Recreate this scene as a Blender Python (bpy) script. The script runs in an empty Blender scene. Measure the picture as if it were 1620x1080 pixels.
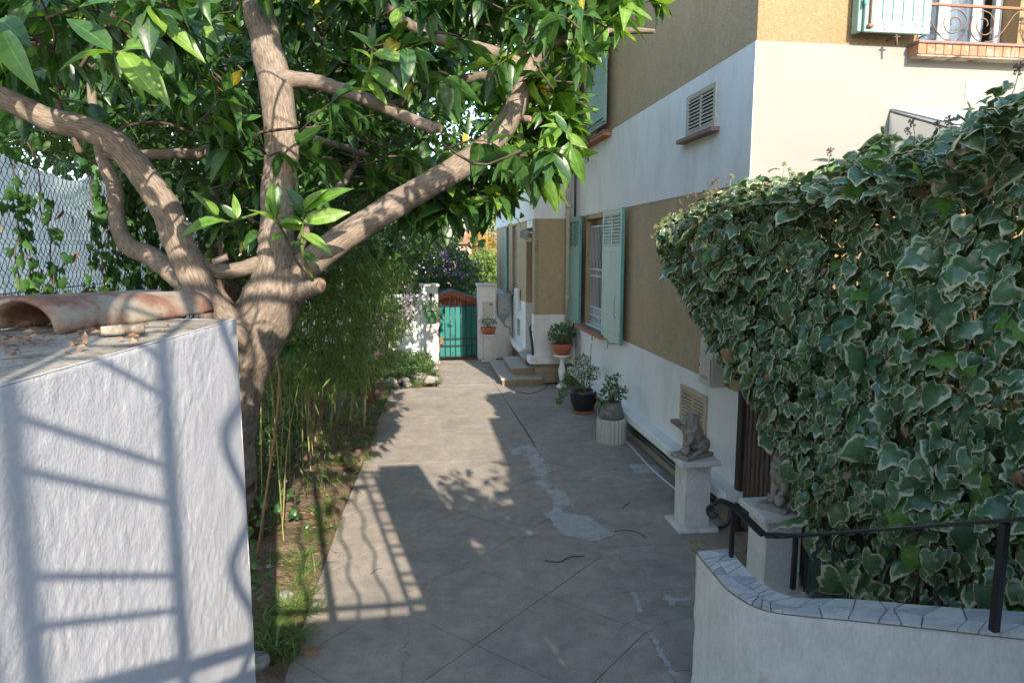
import bpy, bmesh, math, random
import numpy as np
from mathutils import Vector, Matrix, noise as mnoise
R = math.radians
random.seed(7); RNG = np.random.default_rng(7)
SC = bpy.context.scene
COL = SC.collection
# ------------------------------------------------------------------ camera, light, exposure
FPX = 1080.0; CAMZ = 2.8
PITCH = math.atan(147 / FPX); YAW = R(7.6)
FW = np.array([math.sin(YAW) * math.cos(PITCH), math.cos(YAW) * math.cos(PITCH), -math.sin(PITCH)])
RT = np.array([math.cos(YAW), -math.sin(YAW), 0.0]); UP = np.cross(RT, FW)
CAM = np.array([0.0, 0.0, CAMZ])
cd = bpy.data.cameras.new('camera'); cam = bpy.data.objects.new('camera', cd); COL.objects.link(cam)
cam.location = CAM; cam.rotation_euler = (math.pi / 2 - PITCH, 0, -YAW)
cd.sensor_width = 36; cd.lens = 36 * FPX / 1620; cd.clip_start = 0.02; cd.clip_end = 400
SC.camera = cam
SUN_EL = R(26.2); SUN_ROT = R(169)
world = bpy.data.worlds.new("World"); SC.world = world; world.use_nodes = True
wn = world.node_tree; wn.nodes.clear()
sky = wn.nodes.new('ShaderNodeTexSky'); sky.sky_type = 'NISHITA'; sky.sun_disc = False
sky.sun_elevation = SUN_EL; sky.sun_rotation = SUN_ROT; sky.air_density = 1.0; sky.dust_density = 0.6; sky.ozone_density = 1.0
bg = wn.nodes.new('ShaderNodeBackground'); bg.inputs[1].default_value = 0.15
wo = wn.nodes.new('ShaderNodeOutputWorld')
wn.links.new(sky.outputs[0], bg.inputs[0]); wn.links.new(bg.outputs[0], wo.inputs[0])
sl = bpy.data.lights.new('sun', 'SUN'); sl.energy = 2.65; sl.angle = R(0.38); sl.color = (1.0, 0.90, 0.77)
so = bpy.data.objects.new('sun', sl); COL.objects.link(so)
az = R(11)
sdir = Vector((-math.sin(az) * math.cos(SUN_EL), math.cos(az) * math.cos(SUN_EL), -math.sin(SUN_EL)))
so.rotation_euler = sdir.to_track_quat('-Z', 'Y').to_euler(); so.location = (3, -10, 12)
SC.view_settings.view_transform = 'Standard'; SC.view_settings.look = 'None'
SC.view_settings.gamma = 1.0; SC.view_settings.use_curve_mapping = False
SC.view_settings.exposure = 2.0
SC.cycles.max_bounces = 8; SC.cycles.transparent_max_bounces = 8
SC.cycles.use_denoising = True
SC.cycles.sample_clamp_indirect = 6.0

def ray(x, y): return FW + RT * (x - 810) / FPX + UP * (540 - y) / FPX
def G(x, y, z=0.0): r = ray(x, y); return CAM + r * (z - CAMZ) / r[2]
def D(x, y, d): return CAM + ray(x, y) * d          # point at forward distance d
def PY(x, y, Y): r = ray(x, y); return CAM + r * Y / r[1]

# ------------------------------------------------------------------ materials
def nt(name):
    m = bpy.data.materials.new(name); m.use_nodes = True
    t = m.node_tree; return m, t, t.nodes['Principled BSDF']
def N(t, typ, **k):
    n = t.nodes.new(typ)
    for a, b in k.items():
        if a.startswith('i_'):
            key = a[2:]; n.inputs[int(key) if key.isdigit() else key].default_value = b
        else: setattr(n, a, b)
    return n
def L(t, a, b): t.links.new(a, b)
def ramp(t, fac, stops):
    r = t.nodes.new('ShaderNodeValToRGB'); e = r.color_ramp.elements
    e[0].position, e[0].color = stops[0][0], (*stops[0][1], 1)
    e[1].position, e[1].color = stops[-1][0], (*stops[-1][1], 1)
    for p, c in stops[1:-1]:
        q = e.new(p); q.color = (*c, 1)
    L(t, fac, r.inputs[0]); return r
def g3(v): return (v, v, v)
def mul(c, k): return tuple(x * k for x in c)
def surf(name, c1, c2=None, rough=0.8, scale=2.0, fine=60.0, fine_amt=0.25, bump=0.3, bdist=0.004, bscale=80.0, coord='world', spec=0.3,
         stain=None, stain_scale=1.2, stain_lo=0.55, stain_hi=0.7, stretch=(1, 1, 1), metal=0.0, bump2=0.0, bscale2=12.0, mid=0.0, midscale=14.0, crack=0.0):
    """general weathered surface: blotchy colour, fine speckle, optional stains, relief"""
    c2 = c2 or mul(c1, 0.8)
    m, t, b = nt(name)
    if coord == 'world': co = N(t, 'ShaderNodeNewGeometry').outputs['Position']
    elif coord == 'uv': co = N(t, 'ShaderNodeTexCoord').outputs['UV']
    else: co = N(t, 'ShaderNodeTexCoord').outputs['Object']
    mp = N(t, 'ShaderNodeMapping'); mp.inputs['Scale'].default_value = stretch; L(t, co, mp.inputs[0]); co = mp.outputs[0]
    n1 = N(t, 'ShaderNodeTexNoise', i_Scale=scale, i_Detail=6.0, i_Roughness=0.6); L(t, co, n1.inputs['Vector'])
    r1 = ramp(t, n1.outputs['Fac'], [(0.3, c2), (0.7, c1)])
    n2 = N(t, 'ShaderNodeTexNoise', i_Scale=fine, i_Detail=4.0, i_Roughness=0.7); L(t, co, n2.inputs['Vector'])
    r2 = ramp(t, n2.outputs['Fac'], [(0.25, g3(1 - fine_amt)), (0.75, g3(1 + fine_amt * .6))])
    mx = N(t, 'ShaderNodeMix', data_type='RGBA', blend_type='MULTIPLY'); mx.inputs[0].default_value = 1
    L(t, r1.outputs[0], mx.inputs[6]); L(t, r2.outputs[0], mx.inputs[7]); col = mx.outputs[2]
    if mid:
        n7 = N(t, 'ShaderNodeTexNoise', i_Scale=midscale, i_Detail=9.0, i_Roughness=0.75); L(t, co, n7.inputs['Vector'])
        r7 = ramp(t, n7.outputs['Fac'], [(0.3, g3(1 - mid)), (0.5, g3(1.0)), (0.72, g3(1 + mid))])
        m7 = N(t, 'ShaderNodeMix', data_type='RGBA', blend_type='MULTIPLY'); m7.inputs[0].default_value = 1; L(t, col, m7.inputs[6]); L(t, r7.outputs[0], m7.inputs[7]); col = m7.outputs[2]
    if crack:
        nd = N(t, 'ShaderNodeTexNoise', i_Scale=3.0, i_Detail=6.0); L(t, co, nd.inputs['Vector'])
        va = N(t, 'ShaderNodeVectorMath', operation='MULTIPLY_ADD'); L(t, nd.outputs['Color'], va.inputs[0]); va.inputs[1].default_value = (.35, .35, .35); L(t, co, va.inputs[2])
        vo = N(t, 'ShaderNodeTexVoronoi', feature='DISTANCE_TO_EDGE', i_Scale=0.55); L(t, va.outputs[0], vo.inputs['Vector'])
        rc = ramp(t, vo.outputs['Distance'], [(0.0, g3(.45)), (crack, g3(1.0))])
        m8 = N(t, 'ShaderNodeMix', data_type='RGBA', blend_type='MULTIPLY'); L(t, n1.outputs['Fac'], m8.inputs[0]); L(t, col, m8.inputs[6]); L(t, rc.outputs[0], m8.inputs[7]); col = m8.outputs[2]
    if stain:
        n3 = N(t, 'ShaderNodeTexNoise', i_Scale=stain_scale, i_Detail=8.0, i_Roughness=0.65); L(t, co, n3.inputs['Vector'])
        r3 = ramp(t, n3.outputs['Fac'], [(stain_lo, (0, 0, 0)), (stain_hi, (1, 1, 1))])
        m3 = N(t, 'ShaderNodeMix', data_type='RGBA'); L(t, r3.outputs[0], m3.inputs[0]); L(t, col, m3.inputs[6])
        m3.inputs[7].default_value = (*stain, 1); col = m3.outputs[2]
    L(t, col, b.inputs['Base Color'])
    b.inputs['Roughness'].default_value = rough; b.inputs['Metallic'].default_value = metal
    b.inputs['Specular IOR Level'].default_value = spec
    n4 = N(t, 'ShaderNodeTexNoise', i_Scale=bscale, i_Detail=5.0, i_Roughness=0.6); L(t, co, n4.inputs['Vector'])
    bp = N(t, 'ShaderNodeBump', i_Strength=bump, i_Distance=bdist); L(t, n4.outputs['Fac'], bp.inputs['Height'])
    if bump2:
        n5 = N(t, 'ShaderNodeTexNoise', i_Scale=bscale2, i_Detail=4.0); L(t, co, n5.inputs['Vector'])
        b5 = N(t, 'ShaderNodeBump', i_Strength=bump2, i_Distance=bdist * 4); L(t, n5.outputs['Fac'], b5.inputs['Height']); L(t, b5.outputs[0], bp.inputs['Normal'])
    L(t, bp.outputs[0], b.inputs['Normal'])
    return m
def leafmat(name, dark, light, rough=0.38, trans=0.35, tcol=None, spec=0.5, edge=None, edge_lo=0.45, edge_hi=0.62, vein=0.0, sick=None):
    """leaf: colour varies by leaf (rnd), cream margin (edge), light passes through"""
    m, t, b = nt(name)
    rnd = N(t, 'ShaderNodeAttribute', attribute_name='rnd').outputs['Fac']
    if edge: edge_lo, edge_hi = edge_lo - .12, edge_hi - .06
    stops = [(0.0, dark), (0.75, light)]
    if sick: stops += [(0.985, light), (0.992, sick)]
    col = ramp(t, rnd, stops).outputs[0]
    co = N(t, 'ShaderNodeNewGeometry').outputs['Position']
    nz = N(t, 'ShaderNodeTexNoise', i_Scale=45.0, i_Detail=4.0); L(t, co, nz.inputs['Vector'])
    r2 = ramp(t, nz.outputs['Fac'], [(0.3, g3(0.72)), (0.7, g3(1.15))])
    mx = N(t, 'ShaderNodeMix', data_type='RGBA', blend_type='MULTIPLY'); mx.inputs[0].default_value = 1
    L(t, col, mx.inputs[6]); L(t, r2.outputs[0], mx.inputs[7]); col = mx.outputs[2]
    ed = N(t, 'ShaderNodeAttribute', attribute_name='edge').outputs['Fac']
    if edge:
        n3 = N(t, 'ShaderNodeTexNoise', i_Scale=15.0, i_Detail=6.0, i_Roughness=.65); L(t, co, n3.inputs['Vector'])
        a = N(t, 'ShaderNodeMath', operation='MULTIPLY_ADD'); L(t, n3.outputs['Fac'], a.inputs[0]); a.inputs[1].default_value = 2.0; L(t, ed, a.inputs[2])
        a2 = N(t, 'ShaderNodeMath', operation='SUBTRACT'); L(t, a.outputs[0], a2.inputs[0]); a2.inputs[1].default_value = 1.05
        a3 = N(t, 'ShaderNodeMath', operation='MULTIPLY_ADD'); L(t, rnd, a3.inputs[0]); a3.inputs[1].default_value = .30; L(t, a2.outputs[0], a3.inputs[2])
        r3 = ramp(t, a3.outputs[0], [(edge_lo, (0, 0, 0)), (edge_hi, (1, 1, 1))])
        m3 = N(t, 'ShaderNodeMix', data_type='RGBA'); L(t, r3.outputs[0], m3.inputs[0]); L(t, col, m3.inputs[6]); m3.inputs[7].default_value = (*edge, 1); col = m3.outputs[2]
    elif vein:
        r3 = ramp(t, ed, [(0.0, g3(1 + vein)), (0.12, g3(1.0))])
        m3 = N(t, 'ShaderNodeMix', data_type='RGBA', blend_type='MULTIPLY'); m3.inputs[0].default_value = 1
        L(t, col, m3.inputs[6]); L(t, r3.outputs[0], m3.inputs[7]); col = m3.outputs[2]
    L(t, col, b.inputs['Base Color']); b.inputs['Roughness'].default_value = rough; b.inputs['Specular IOR Level'].default_value = spec
    tr = N(t, 'ShaderNodeBsdfTranslucent')
    hs = N(t, 'ShaderNodeMix', data_type='RGBA', blend_type='MULTIPLY'); hs.inputs[0].default_value = 1; L(t, col, hs.inputs[6]); hs.inputs[7].default_value = (*(tcol or (1.9, 1.8, 0.55)), 1)
    L(t, hs.outputs[2], tr.inputs[0])
    ms = N(t, 'ShaderNodeMixShader'); ms.inputs[0].default_value = trans
    L(t, b.outputs[0], ms.inputs[1]); L(t, tr.outputs[0], ms.inputs[2]); L(t, ms.outputs[0], t.nodes['Material Output'].inputs[0])
    bp = N(t, 'ShaderNodeBump', i_Strength=0.25, i_Distance=0.003); L(t, nz.outputs['Fac'], bp.inputs['Height']); L(t, bp.outputs[0], b.inputs['Normal'])
    return m
def barkmat(name, c1, c2, vs=24.0, us=60.0, strength=0.7, dist=0.004):
    m, t, b = nt(name)
    co = N(t, 'ShaderNodeTexCoord').outputs['UV']
    mp = N(t, 'ShaderNodeMapping'); mp.inputs['Scale'].default_value = (us, vs, 1); L(t, co, mp.inputs[0])
    n1 = N(t, 'ShaderNodeTexNoise', i_Scale=1.0, i_Detail=8.0, i_Roughness=0.62, i_Distortion=0.2); L(t, mp.outputs[0], n1.inputs['Vector'])
    pos = N(t, 'ShaderNodeNewGeometry').outputs['Position']
    n2 = N(t, 'ShaderNodeTexNoise', i_Scale=9.0, i_Detail=5.0); L(t, pos, n2.inputs['Vector'])
    r1 = ramp(t, n1.outputs['Fac'], [(0.33, mul(c2, 0.6)), (0.47, c2), (0.66, c1)])
    r2 = ramp(t, n2.outputs['Fac'], [(0.3, g3(0.75)), (0.7, g3(1.15))])
    mx = N(t, 'ShaderNodeMix', data_type='RGBA', blend_type='MULTIPLY'); mx.inputs[0].default_value = 1
    L(t, r1.outputs[0], mx.inputs[6]); L(t, r2.outputs[0], mx.inputs[7]); L(t, mx.outputs[2], b.inputs['Base Color'])
    b.inputs['Roughness'].default_value = 0.9; b.inputs['Specular IOR Level'].default_value = 0.2
    bp = N(t, 'ShaderNodeBump', i_Strength=strength, i_Distance=dist); L(t, n1.outputs['Fac'], bp.inputs['Height']); L(t, bp.outputs[0], b.inputs['Normal'])
    return m
M = {}
M['concrete'] = surf('brushed_concrete', (.40, .345, .285), (.31, .27, .225), rough=.85, crack=.004, mid=.26, midscale=6, scale=1.6, fine=110, fine_amt=.5, bump=.6, bdist=.003, bscale=160, stain=(.20, .185, .165), stain_scale=1.3, stain_lo=.5, stain_hi=.78)
M['joint'] = surf('dark_joint', (.05, .047, .042), rough=.95)
M['patch'] = surf('pale_cement', (.50, .495, .47), (.36, .355, .34), rough=.9, scale=9, fine=140, fine_amt=.35, bump=.5, bdist=.004, bscale=60, stain=(.22, .21, .2), stain_scale=7)
M['soil'] = surf('dry_soil', (.30, .21, .14), (.16, .11, .075), rough=1, scale=5, fine=70, fine_amt=.5, bump=1, bdist=.02, bscale=45, bump2=.6, bscale2=9, spec=.1)
M['white'] = surf('white_plaster', (.80, .79, .76), (.73, .725, .70), rough=.85, scale=1.1, fine=90, fine_amt=.05, bump=.25, bdist=.002, bscale=120, stain=(.54, .53, .49), stain_scale=1.9, stain_lo=.50, stain_hi=.85, stretch=(1, 1, .4), mid=.05)
M['cream'] = surf('sun_dimmed_cream_plaster', (.265, .25, .215), (.25, .235, .203), rough=.85, scale=1.1, fine=120, fine_amt=.06, bump=.3, bdist=.002, bscale=220, stretch=(1, 1, 2.5))  # cream for the sunlit front, darkened well below the side white to offset sun
M['tan'] = surf('tan_roughcast', (.50, .375, .235), (.43, .325, .205), rough=.95, stretch=(1, 1, .55), mid=.1, scale=1.3, fine=130, fine_amt=.4, bump=.9, bdist=.008, bscale=95, spec=.15)
M['ochre'] = surf('sun_dimmed_ochre_roughcast', (.35, .24, .125), (.29, .195, .10), rough=.95, mid=.1, scale=1.3, fine=75, fine_amt=.5, bump=1.0, bdist=.01, bscale=70, spec=.15)  # coarser ochre finish of the sunlit front, also darkened to offset the sun
M['stone'] = surf('tan_stone', (.42, .33, .22), (.3, .235, .155), rough=.9, scale=3, fine=60, fine_amt=.3, bump=.5, bdist=.006, bscale=30, stain=(.16, .12, .08), stain_scale=3)
M['terrazzo'] = surf('terrazzo', (.46, .42, .36), (.4, .365, .31), rough=.6, scale=3, fine=170, fine_amt=.6, bump=.1, bscale=150)
M['terrazzo_side'] = surf('worn_terrazzo', (.36, .28, .19), (.25, .19, .13), rough=.8, scale=6, fine=150, fine_amt=.6, bump=.3, bscale=120)
M['stucco'] = surf('rough_stucco', (.60, .595, .605), (.53, .525, .54), rough=.85, scale=2.5, fine=60, fine_amt=.08, bump=.6, bdist=.003, bscale=110, bump2=.12, bscale2=13, stain=(.55, .53, .5), stain_scale=2.2, stain_lo=.62, stain_hi=.85)
M['oldwhite'] = surf('weathered_white', (.68, .655, .61), (.54, .52, .485), rough=.9, scale=5, fine=50, fine_amt=.2, bump=.7, bdist=.006, bscale=35, stain=(.27, .25, .21), stain_scale=4, stain_lo=.58, stain_hi=.75)
M['railwall'] = surf('stained_white_render', (.70, .69, .66), (.62, .61, .585), rough=.9, mid=.12, scale=2.5, fine=60, fine_amt=.15, bump=.6, bdist=.005, bscale=40, stain=(.42, .37, .28), stain_scale=3.2, stain_lo=.62, stain_hi=.75, stretch=(1, 1, .45))
M['marble'] = surf('grey_white_marble', (.68, .67, .65), (.42, .42, .425), rough=.45, scale=7, fine=40, fine_amt=.15, bump=.15, bscale=30, stain=(.22, .21, .18), stain_scale=9, stain_lo=.6, stain_hi=.7)
M['marble_dark'] = surf('blue_grey_marble', (.52, .53, .55), (.30, .31, .33), rough=.45, scale=9, fine=40, fine_amt=.2, bump=.15, bscale=30, stain=(.2, .19, .17), stain_scale=9, stain_lo=.55, stain_hi=.7)
M['marble_light'] = surf('white_marble', (.66, .65, .63), (.46, .46, .46), rough=.45, scale=5, fine=40, fine_amt=.15, bump=.15, bscale=30, stain=(.25, .23, .19), stain_scale=9, stain_lo=.6, stain_hi=.72)
M['grout'] = surf('grey_mortar', (.27, .255, .22), (.19, .175, .15), rough=.95, fine=80, bump=.6)
M['mortar'] = surf('sandy_mortar', (.42, .37, .29), (.26, .22, .17), rough=.95, scale=6, fine=60, fine_amt=.4, bump=.9, bdist=.008, bscale=40, stain=(.09, .07, .055), stain_scale=5, stain_lo=.5, stain_hi=.62)
M['clay'] = surf('weathered_clay', (.30, .15, .10), (.17, .09, .065), rough=.85, scale=7, fine=50, fine_amt=.3, bump=.4, bdist=.004, bscale=50, stain=(.30, .27, .21), stain_scale=6, stain_lo=.44, stain_hi=.6, coord='object')
M['terracotta'] = surf('terracotta', (.46, .15, .075), (.36, .11, .06), rough=.7, scale=8, fine=60, fine_amt=.15, bump=.2)
M['brick'] = surf('orange_brick', (.48, .20, .10), (.36, .15, .085), rough=.85, scale=14, fine=90, fine_amt=.35, bump=.5, stain=(.42, .33, .25), stain_scale=9, stain_lo=.52, stain_hi=.7)
M['slatey'] = surf('brown_tile', (.26, .16, .13), (.18, .12, .1), rough=.6, scale=6, fine=60)
M['green'] = surf('pale_green_paint', (.23, .36, .30), (.20, .32, .265), rough=.55, scale=4, fine=40, fine_amt=.12, bump=.25, bscale=25, stretch=(3, 3, .6), stain=(.42, .50, .43), stain_scale=6, stain_lo=.62, stain_hi=.85)
M['green_dark'] = surf('teal_green_edge', (.13, .34, .29), (.10, .28, .24), rough=.55, scale=6)
M['green_light'] = surf('sunbleached_green_paint', (.50, .58, .50), (.43, .52, .45), rough=.6, scale=4, fine=40, fine_amt=.12, bump=.25, bscale=25, stretch=(3, 3, .6))
M['cream_paint'] = surf('cream_paint', (.55, .42, .27), (.48, .37, .24), rough=.6, scale=5)
M['greywood'] = surf('grey_beige_paint', (.50, .45, .36), (.42, .38, .3), rough=.7, scale=8)
M['iron'] = surf('black_iron', (.035, .035, .038), (.02, .02, .022), rough=.28, spec=.5, fine=120, fine_amt=.3, bump=.15, metal=.2)
M['rust_iron'] = surf('rusty_painted_iron', (.17, .14, .07), (.10, .12, .09), rough=.7, scale=25, fine=80, stain=(.20, .08, .045), stain_scale=18, stain_lo=.42, stain_hi=.6)
M['wgrille'] = surf('white_metal', (.62, .66, .66), rough=.45)
M['pvc'] = surf('white_pvc', (.68, .68, .66), (.62, .62, .6), rough=.4)
M['pipe'] = surf('beige_pipe', (.52, .47, .38), (.46, .41, .33), rough=.5, scale=2)
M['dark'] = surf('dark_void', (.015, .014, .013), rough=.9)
M['darkwood'] = surf('dark_weathered_wood', (.07, .05, .04), (.035, .027, .022), rough=.8, scale=5, stretch=(6, 6, 1), fine=60, fine_amt=.4, bump=.6)
M['brownwood'] = surf('brown_slats', (.16, .11, .085), (.09, .065, .05), rough=.8, scale=5, stretch=(6, 6, 1))
M['teal'] = surf('teal_board', (.018, .165, .145), (.014, .13, .118), rough=.55, scale=3, fine=30, fine_amt=.15, stretch=(3, 3, .5))
M['orange'] = surf('orange_brown_boards', (.50, .13, .055), (.38, .10, .045), rough=.6, scale=3)
M['felt'] = surf('blue_grey_roof', (.20, .24, .30), (.15, .18, .225), rough=.9, scale=12, fine=140, fine_amt=.4)
M['meter'] = surf('beige_box', (.60, .56, .48), (.55, .51, .44), rough=.5, scale=3)
M['greybox'] = surf('grey_box', (.36, .37, .37), (.3, .31, .31), rough=.5, scale=3)
M['statue'] = surf('weathered_cast_stone', (.40, .365, .30), (.21, .19, .155), rough=.95, scale=22, fine=120, fine_amt=.5, bump=.8, bdist=.004, bscale=90, coord='object')
M['blackpot'] = surf('black_glazed', (.025, .026, .028), (.018, .018, .02), rough=.28, spec=.6, scale=6)
M['greenpot'] = surf('green_glazed', (.10, .25, .12), (.07, .18, .09), rough=.25, spec=.6, scale=5)
M['greystone'] = surf('mossy_grey_pot', (.22, .215, .185), (.13, .13, .11), rough=.95, scale=12, fine=80, fine_amt=.4, bump=.8, stain=(.33, .33, .3), stain_scale=14)
M['fluted'] = surf('pale_fluted', (.56, .54, .46), (.44, .42, .35), rough=.8, scale=4, fine=50, fine_amt=.15, stretch=(1, 1, .4), stain=(.3, .27, .2), stain_scale=4, stain_lo=.62, stain_hi=.8)
M['potsoil'] = surf('potting_soil', (.05, .035, .025), (.03, .02, .015), rough=1, fine=60, bump=1, bdist=.01)
M['rock'] = surf('limestone', (.40, .375, .33), (.22, .2, .17), rough=.95, scale=6, fine=60, fine_amt=.4, bump=.9, bdist=.012, bscale=25, stain=(.13, .12, .09), stain_scale=5, stain_lo=.5, stain_hi=.7)
M['canvas'] = surf('pale_windbreak', (.74, .80, .82), (.62, .70, .73), rough=.7, scale=3, fine=40, fine_amt=.12, bump=.6, bdist=.01, bscale=9, stretch=(1, 1, 3), stain=(.5, .56, .57), stain_scale=4)
M['meshwire'] = surf('green_wire', (.02, .07, .06), (.015, .05, .045), rough=.4, spec=.5)
M['reed'] = surf('green_reed', (.05, .10, .075), (.025, .05, .04), rough=.7, scale=8, stretch=(6, 6, 1))
M['pinkwall'] = surf('pink_render', (.56, .36, .27), (.5, .32, .24), rough=.9)
M['rooftile'] = surf('far_roof_tile', (.36, .16, .09), (.27, .12, .07), rough=.9, scale=6)
M['curtain'] = surf('sheer_white_curtain', (.70, .70, .70), (.6, .6, .61), rough=.9, scale=4, fine=160, fine_amt=.12)
M['bark'] = barkmat('grey_brown_bark', (.29, .23, .175), (.18, .14, .105))
M['bark_dark'] = barkmat('dark_bark', (.17, .125, .085), (.09, .065, .045))
M['bark_red'] = barkmat('reddish_bark', (.26, .12, .07), (.15, .075, .05))
M['cutwood'] = surf('cut_wood', (.42, .26, .17), (.3, .17, .11), rough=.8, scale=20, coord='object')
M['cane'] = surf('bamboo_cane', (.36, .27, .12), (.20, .22, .07), rough=.5, scale=6)
M['brown_cane'] = surf('brown_stake', (.34, .19, .10), (.22, .12, .07), rough=.7, scale=6)
M['stem'] = surf('green_stem', (.14, .20, .05), (.09, .14, .035), rough=.5, scale=6)
M['twig'] = surf('brown_twig', (.13, .09, .06), (.08, .055, .04), rough=.9, scale=10)
M['leaf'] = leafmat('glossy_tree_leaf', (.028, .075, .022), (.065, .15, .032), rough=.36, trans=.30, vein=.9, sick=(.42, .33, .04))
M['leaf_young_lit'] = leafmat('bright_young_and_lit_leaf', (.10, .22, .035), (.20, .34, .06), rough=.34, trans=.42, vein=.6, sick=(.5, .40, .05))  # young shoots; also the lit tone of the right-hand crown
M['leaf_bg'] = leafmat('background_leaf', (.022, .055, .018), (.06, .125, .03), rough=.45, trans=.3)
M['leaf_far'] = leafmat('far_leaf', (.08, .13, .03), (.19, .26, .06), rough=.6, trans=.35)
M['leaf_autumn'] = leafmat('autumn_far_leaf', (.20, .19, .04), (.45, .25, .07), rough=.6, trans=.35)
M['leaf_olive'] = leafmat('silver_leaf', (.20, .23, .16), (.32, .35, .26), rough=.6, trans=.2, tcol=(1.2, 1.2, .8))
M['leaf_purple'] = leafmat('purple_petal', (.22, .09, .42), (.5, .28, .62), rough=.6, trans=.4, tcol=(1.2, 1, 1.3))
M['leaf_pink'] = leafmat('pale_pink_petal', (.55, .38, .52), (.75, .62, .75), rough=.6, trans=.4, tcol=(1.1, 1, 1.1))
M['bamboo'] = leafmat('bamboo_leaf', (.05, .105, .022), (.13, .205, .045), rough=.45, trans=.35)
M['grass'] = leafmat('strap_leaf', (.07, .125, .03), (.18, .26, .075), rough=.4, trans=.35)
M['ivy'] = leafmat('variegated_ivy_leaf', (.048, .108, .052), (.11, .195, .085), rough=.27, trans=.18, edge=(.46, .47, .31), edge_lo=.92, edge_hi=1.08, spec=.55)
M['ivy_green'] = leafmat('fresh_ivy_leaf', (.06, .16, .03), (.13, .27, .05), rough=.35, trans=.35, vein=.5)
M['ivyplain'] = leafmat('plain_ivy_leaf', (.03, .09, .03), (.08, .18, .045), rough=.35, trans=.3, vein=.6, sick=(.2, .07, .03))
M['umbel'] = surf('ivy_flower_head', (.30, .31, .12), (.2, .19, .09), rough=.8, scale=40, coord='object')
M['umbel_brown'] = surf('dry_flower_head', (.17, .12, .08), (.1, .075, .055), rough=.9, scale=40, coord='object')
M['succulent'] = leafmat('succulent_leaf', (.045, .11, .04), (.10, .20, .08), rough=.3, trans=.12)
M['dry'] = leafmat('dry_leaf', (.20, .09, .04), (.38, .22, .12), rough=.8, trans=.15, tcol=(1.3, 1, .6))
def translucent(mat, k):
    t = mat.node_tree; b = t.nodes['Principled BSDF']; tr = N(t, 'ShaderNodeBsdfTranslucent'); ms = N(t, 'ShaderNodeMixShader'); ms.inputs[0].default_value = k
    src = b.inputs['Base Color'].links[0].from_socket; L(t, src, tr.inputs[0]); L(t, b.outputs[0], ms.inputs[1]); L(t, tr.outputs[0], ms.inputs[2]); L(t, ms.outputs[0], t.nodes['Material Output'].inputs[0])
translucent(M['canvas'], .5)
def glass():
    m, t, b = nt('window_glass')
    b.inputs['Base Color'].default_value = (.55, .6, .65, 1); b.inputs['Roughness'].default_value = .03
    b.inputs['Transmission Weight'].default_value = 1.0; b.inputs['IOR'].default_value = 1.45
    return m
M['glass'] = glass()
def poly():
    m, t, b = nt('polycarbonate'); b.inputs['Base Color'].default_value = (.75, .72, .64, 1); b.inputs['Roughness'].default_value = .4
    b.inputs['Transmission Weight'].default_value = .35; return m
M['polycarb'] = poly()

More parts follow.
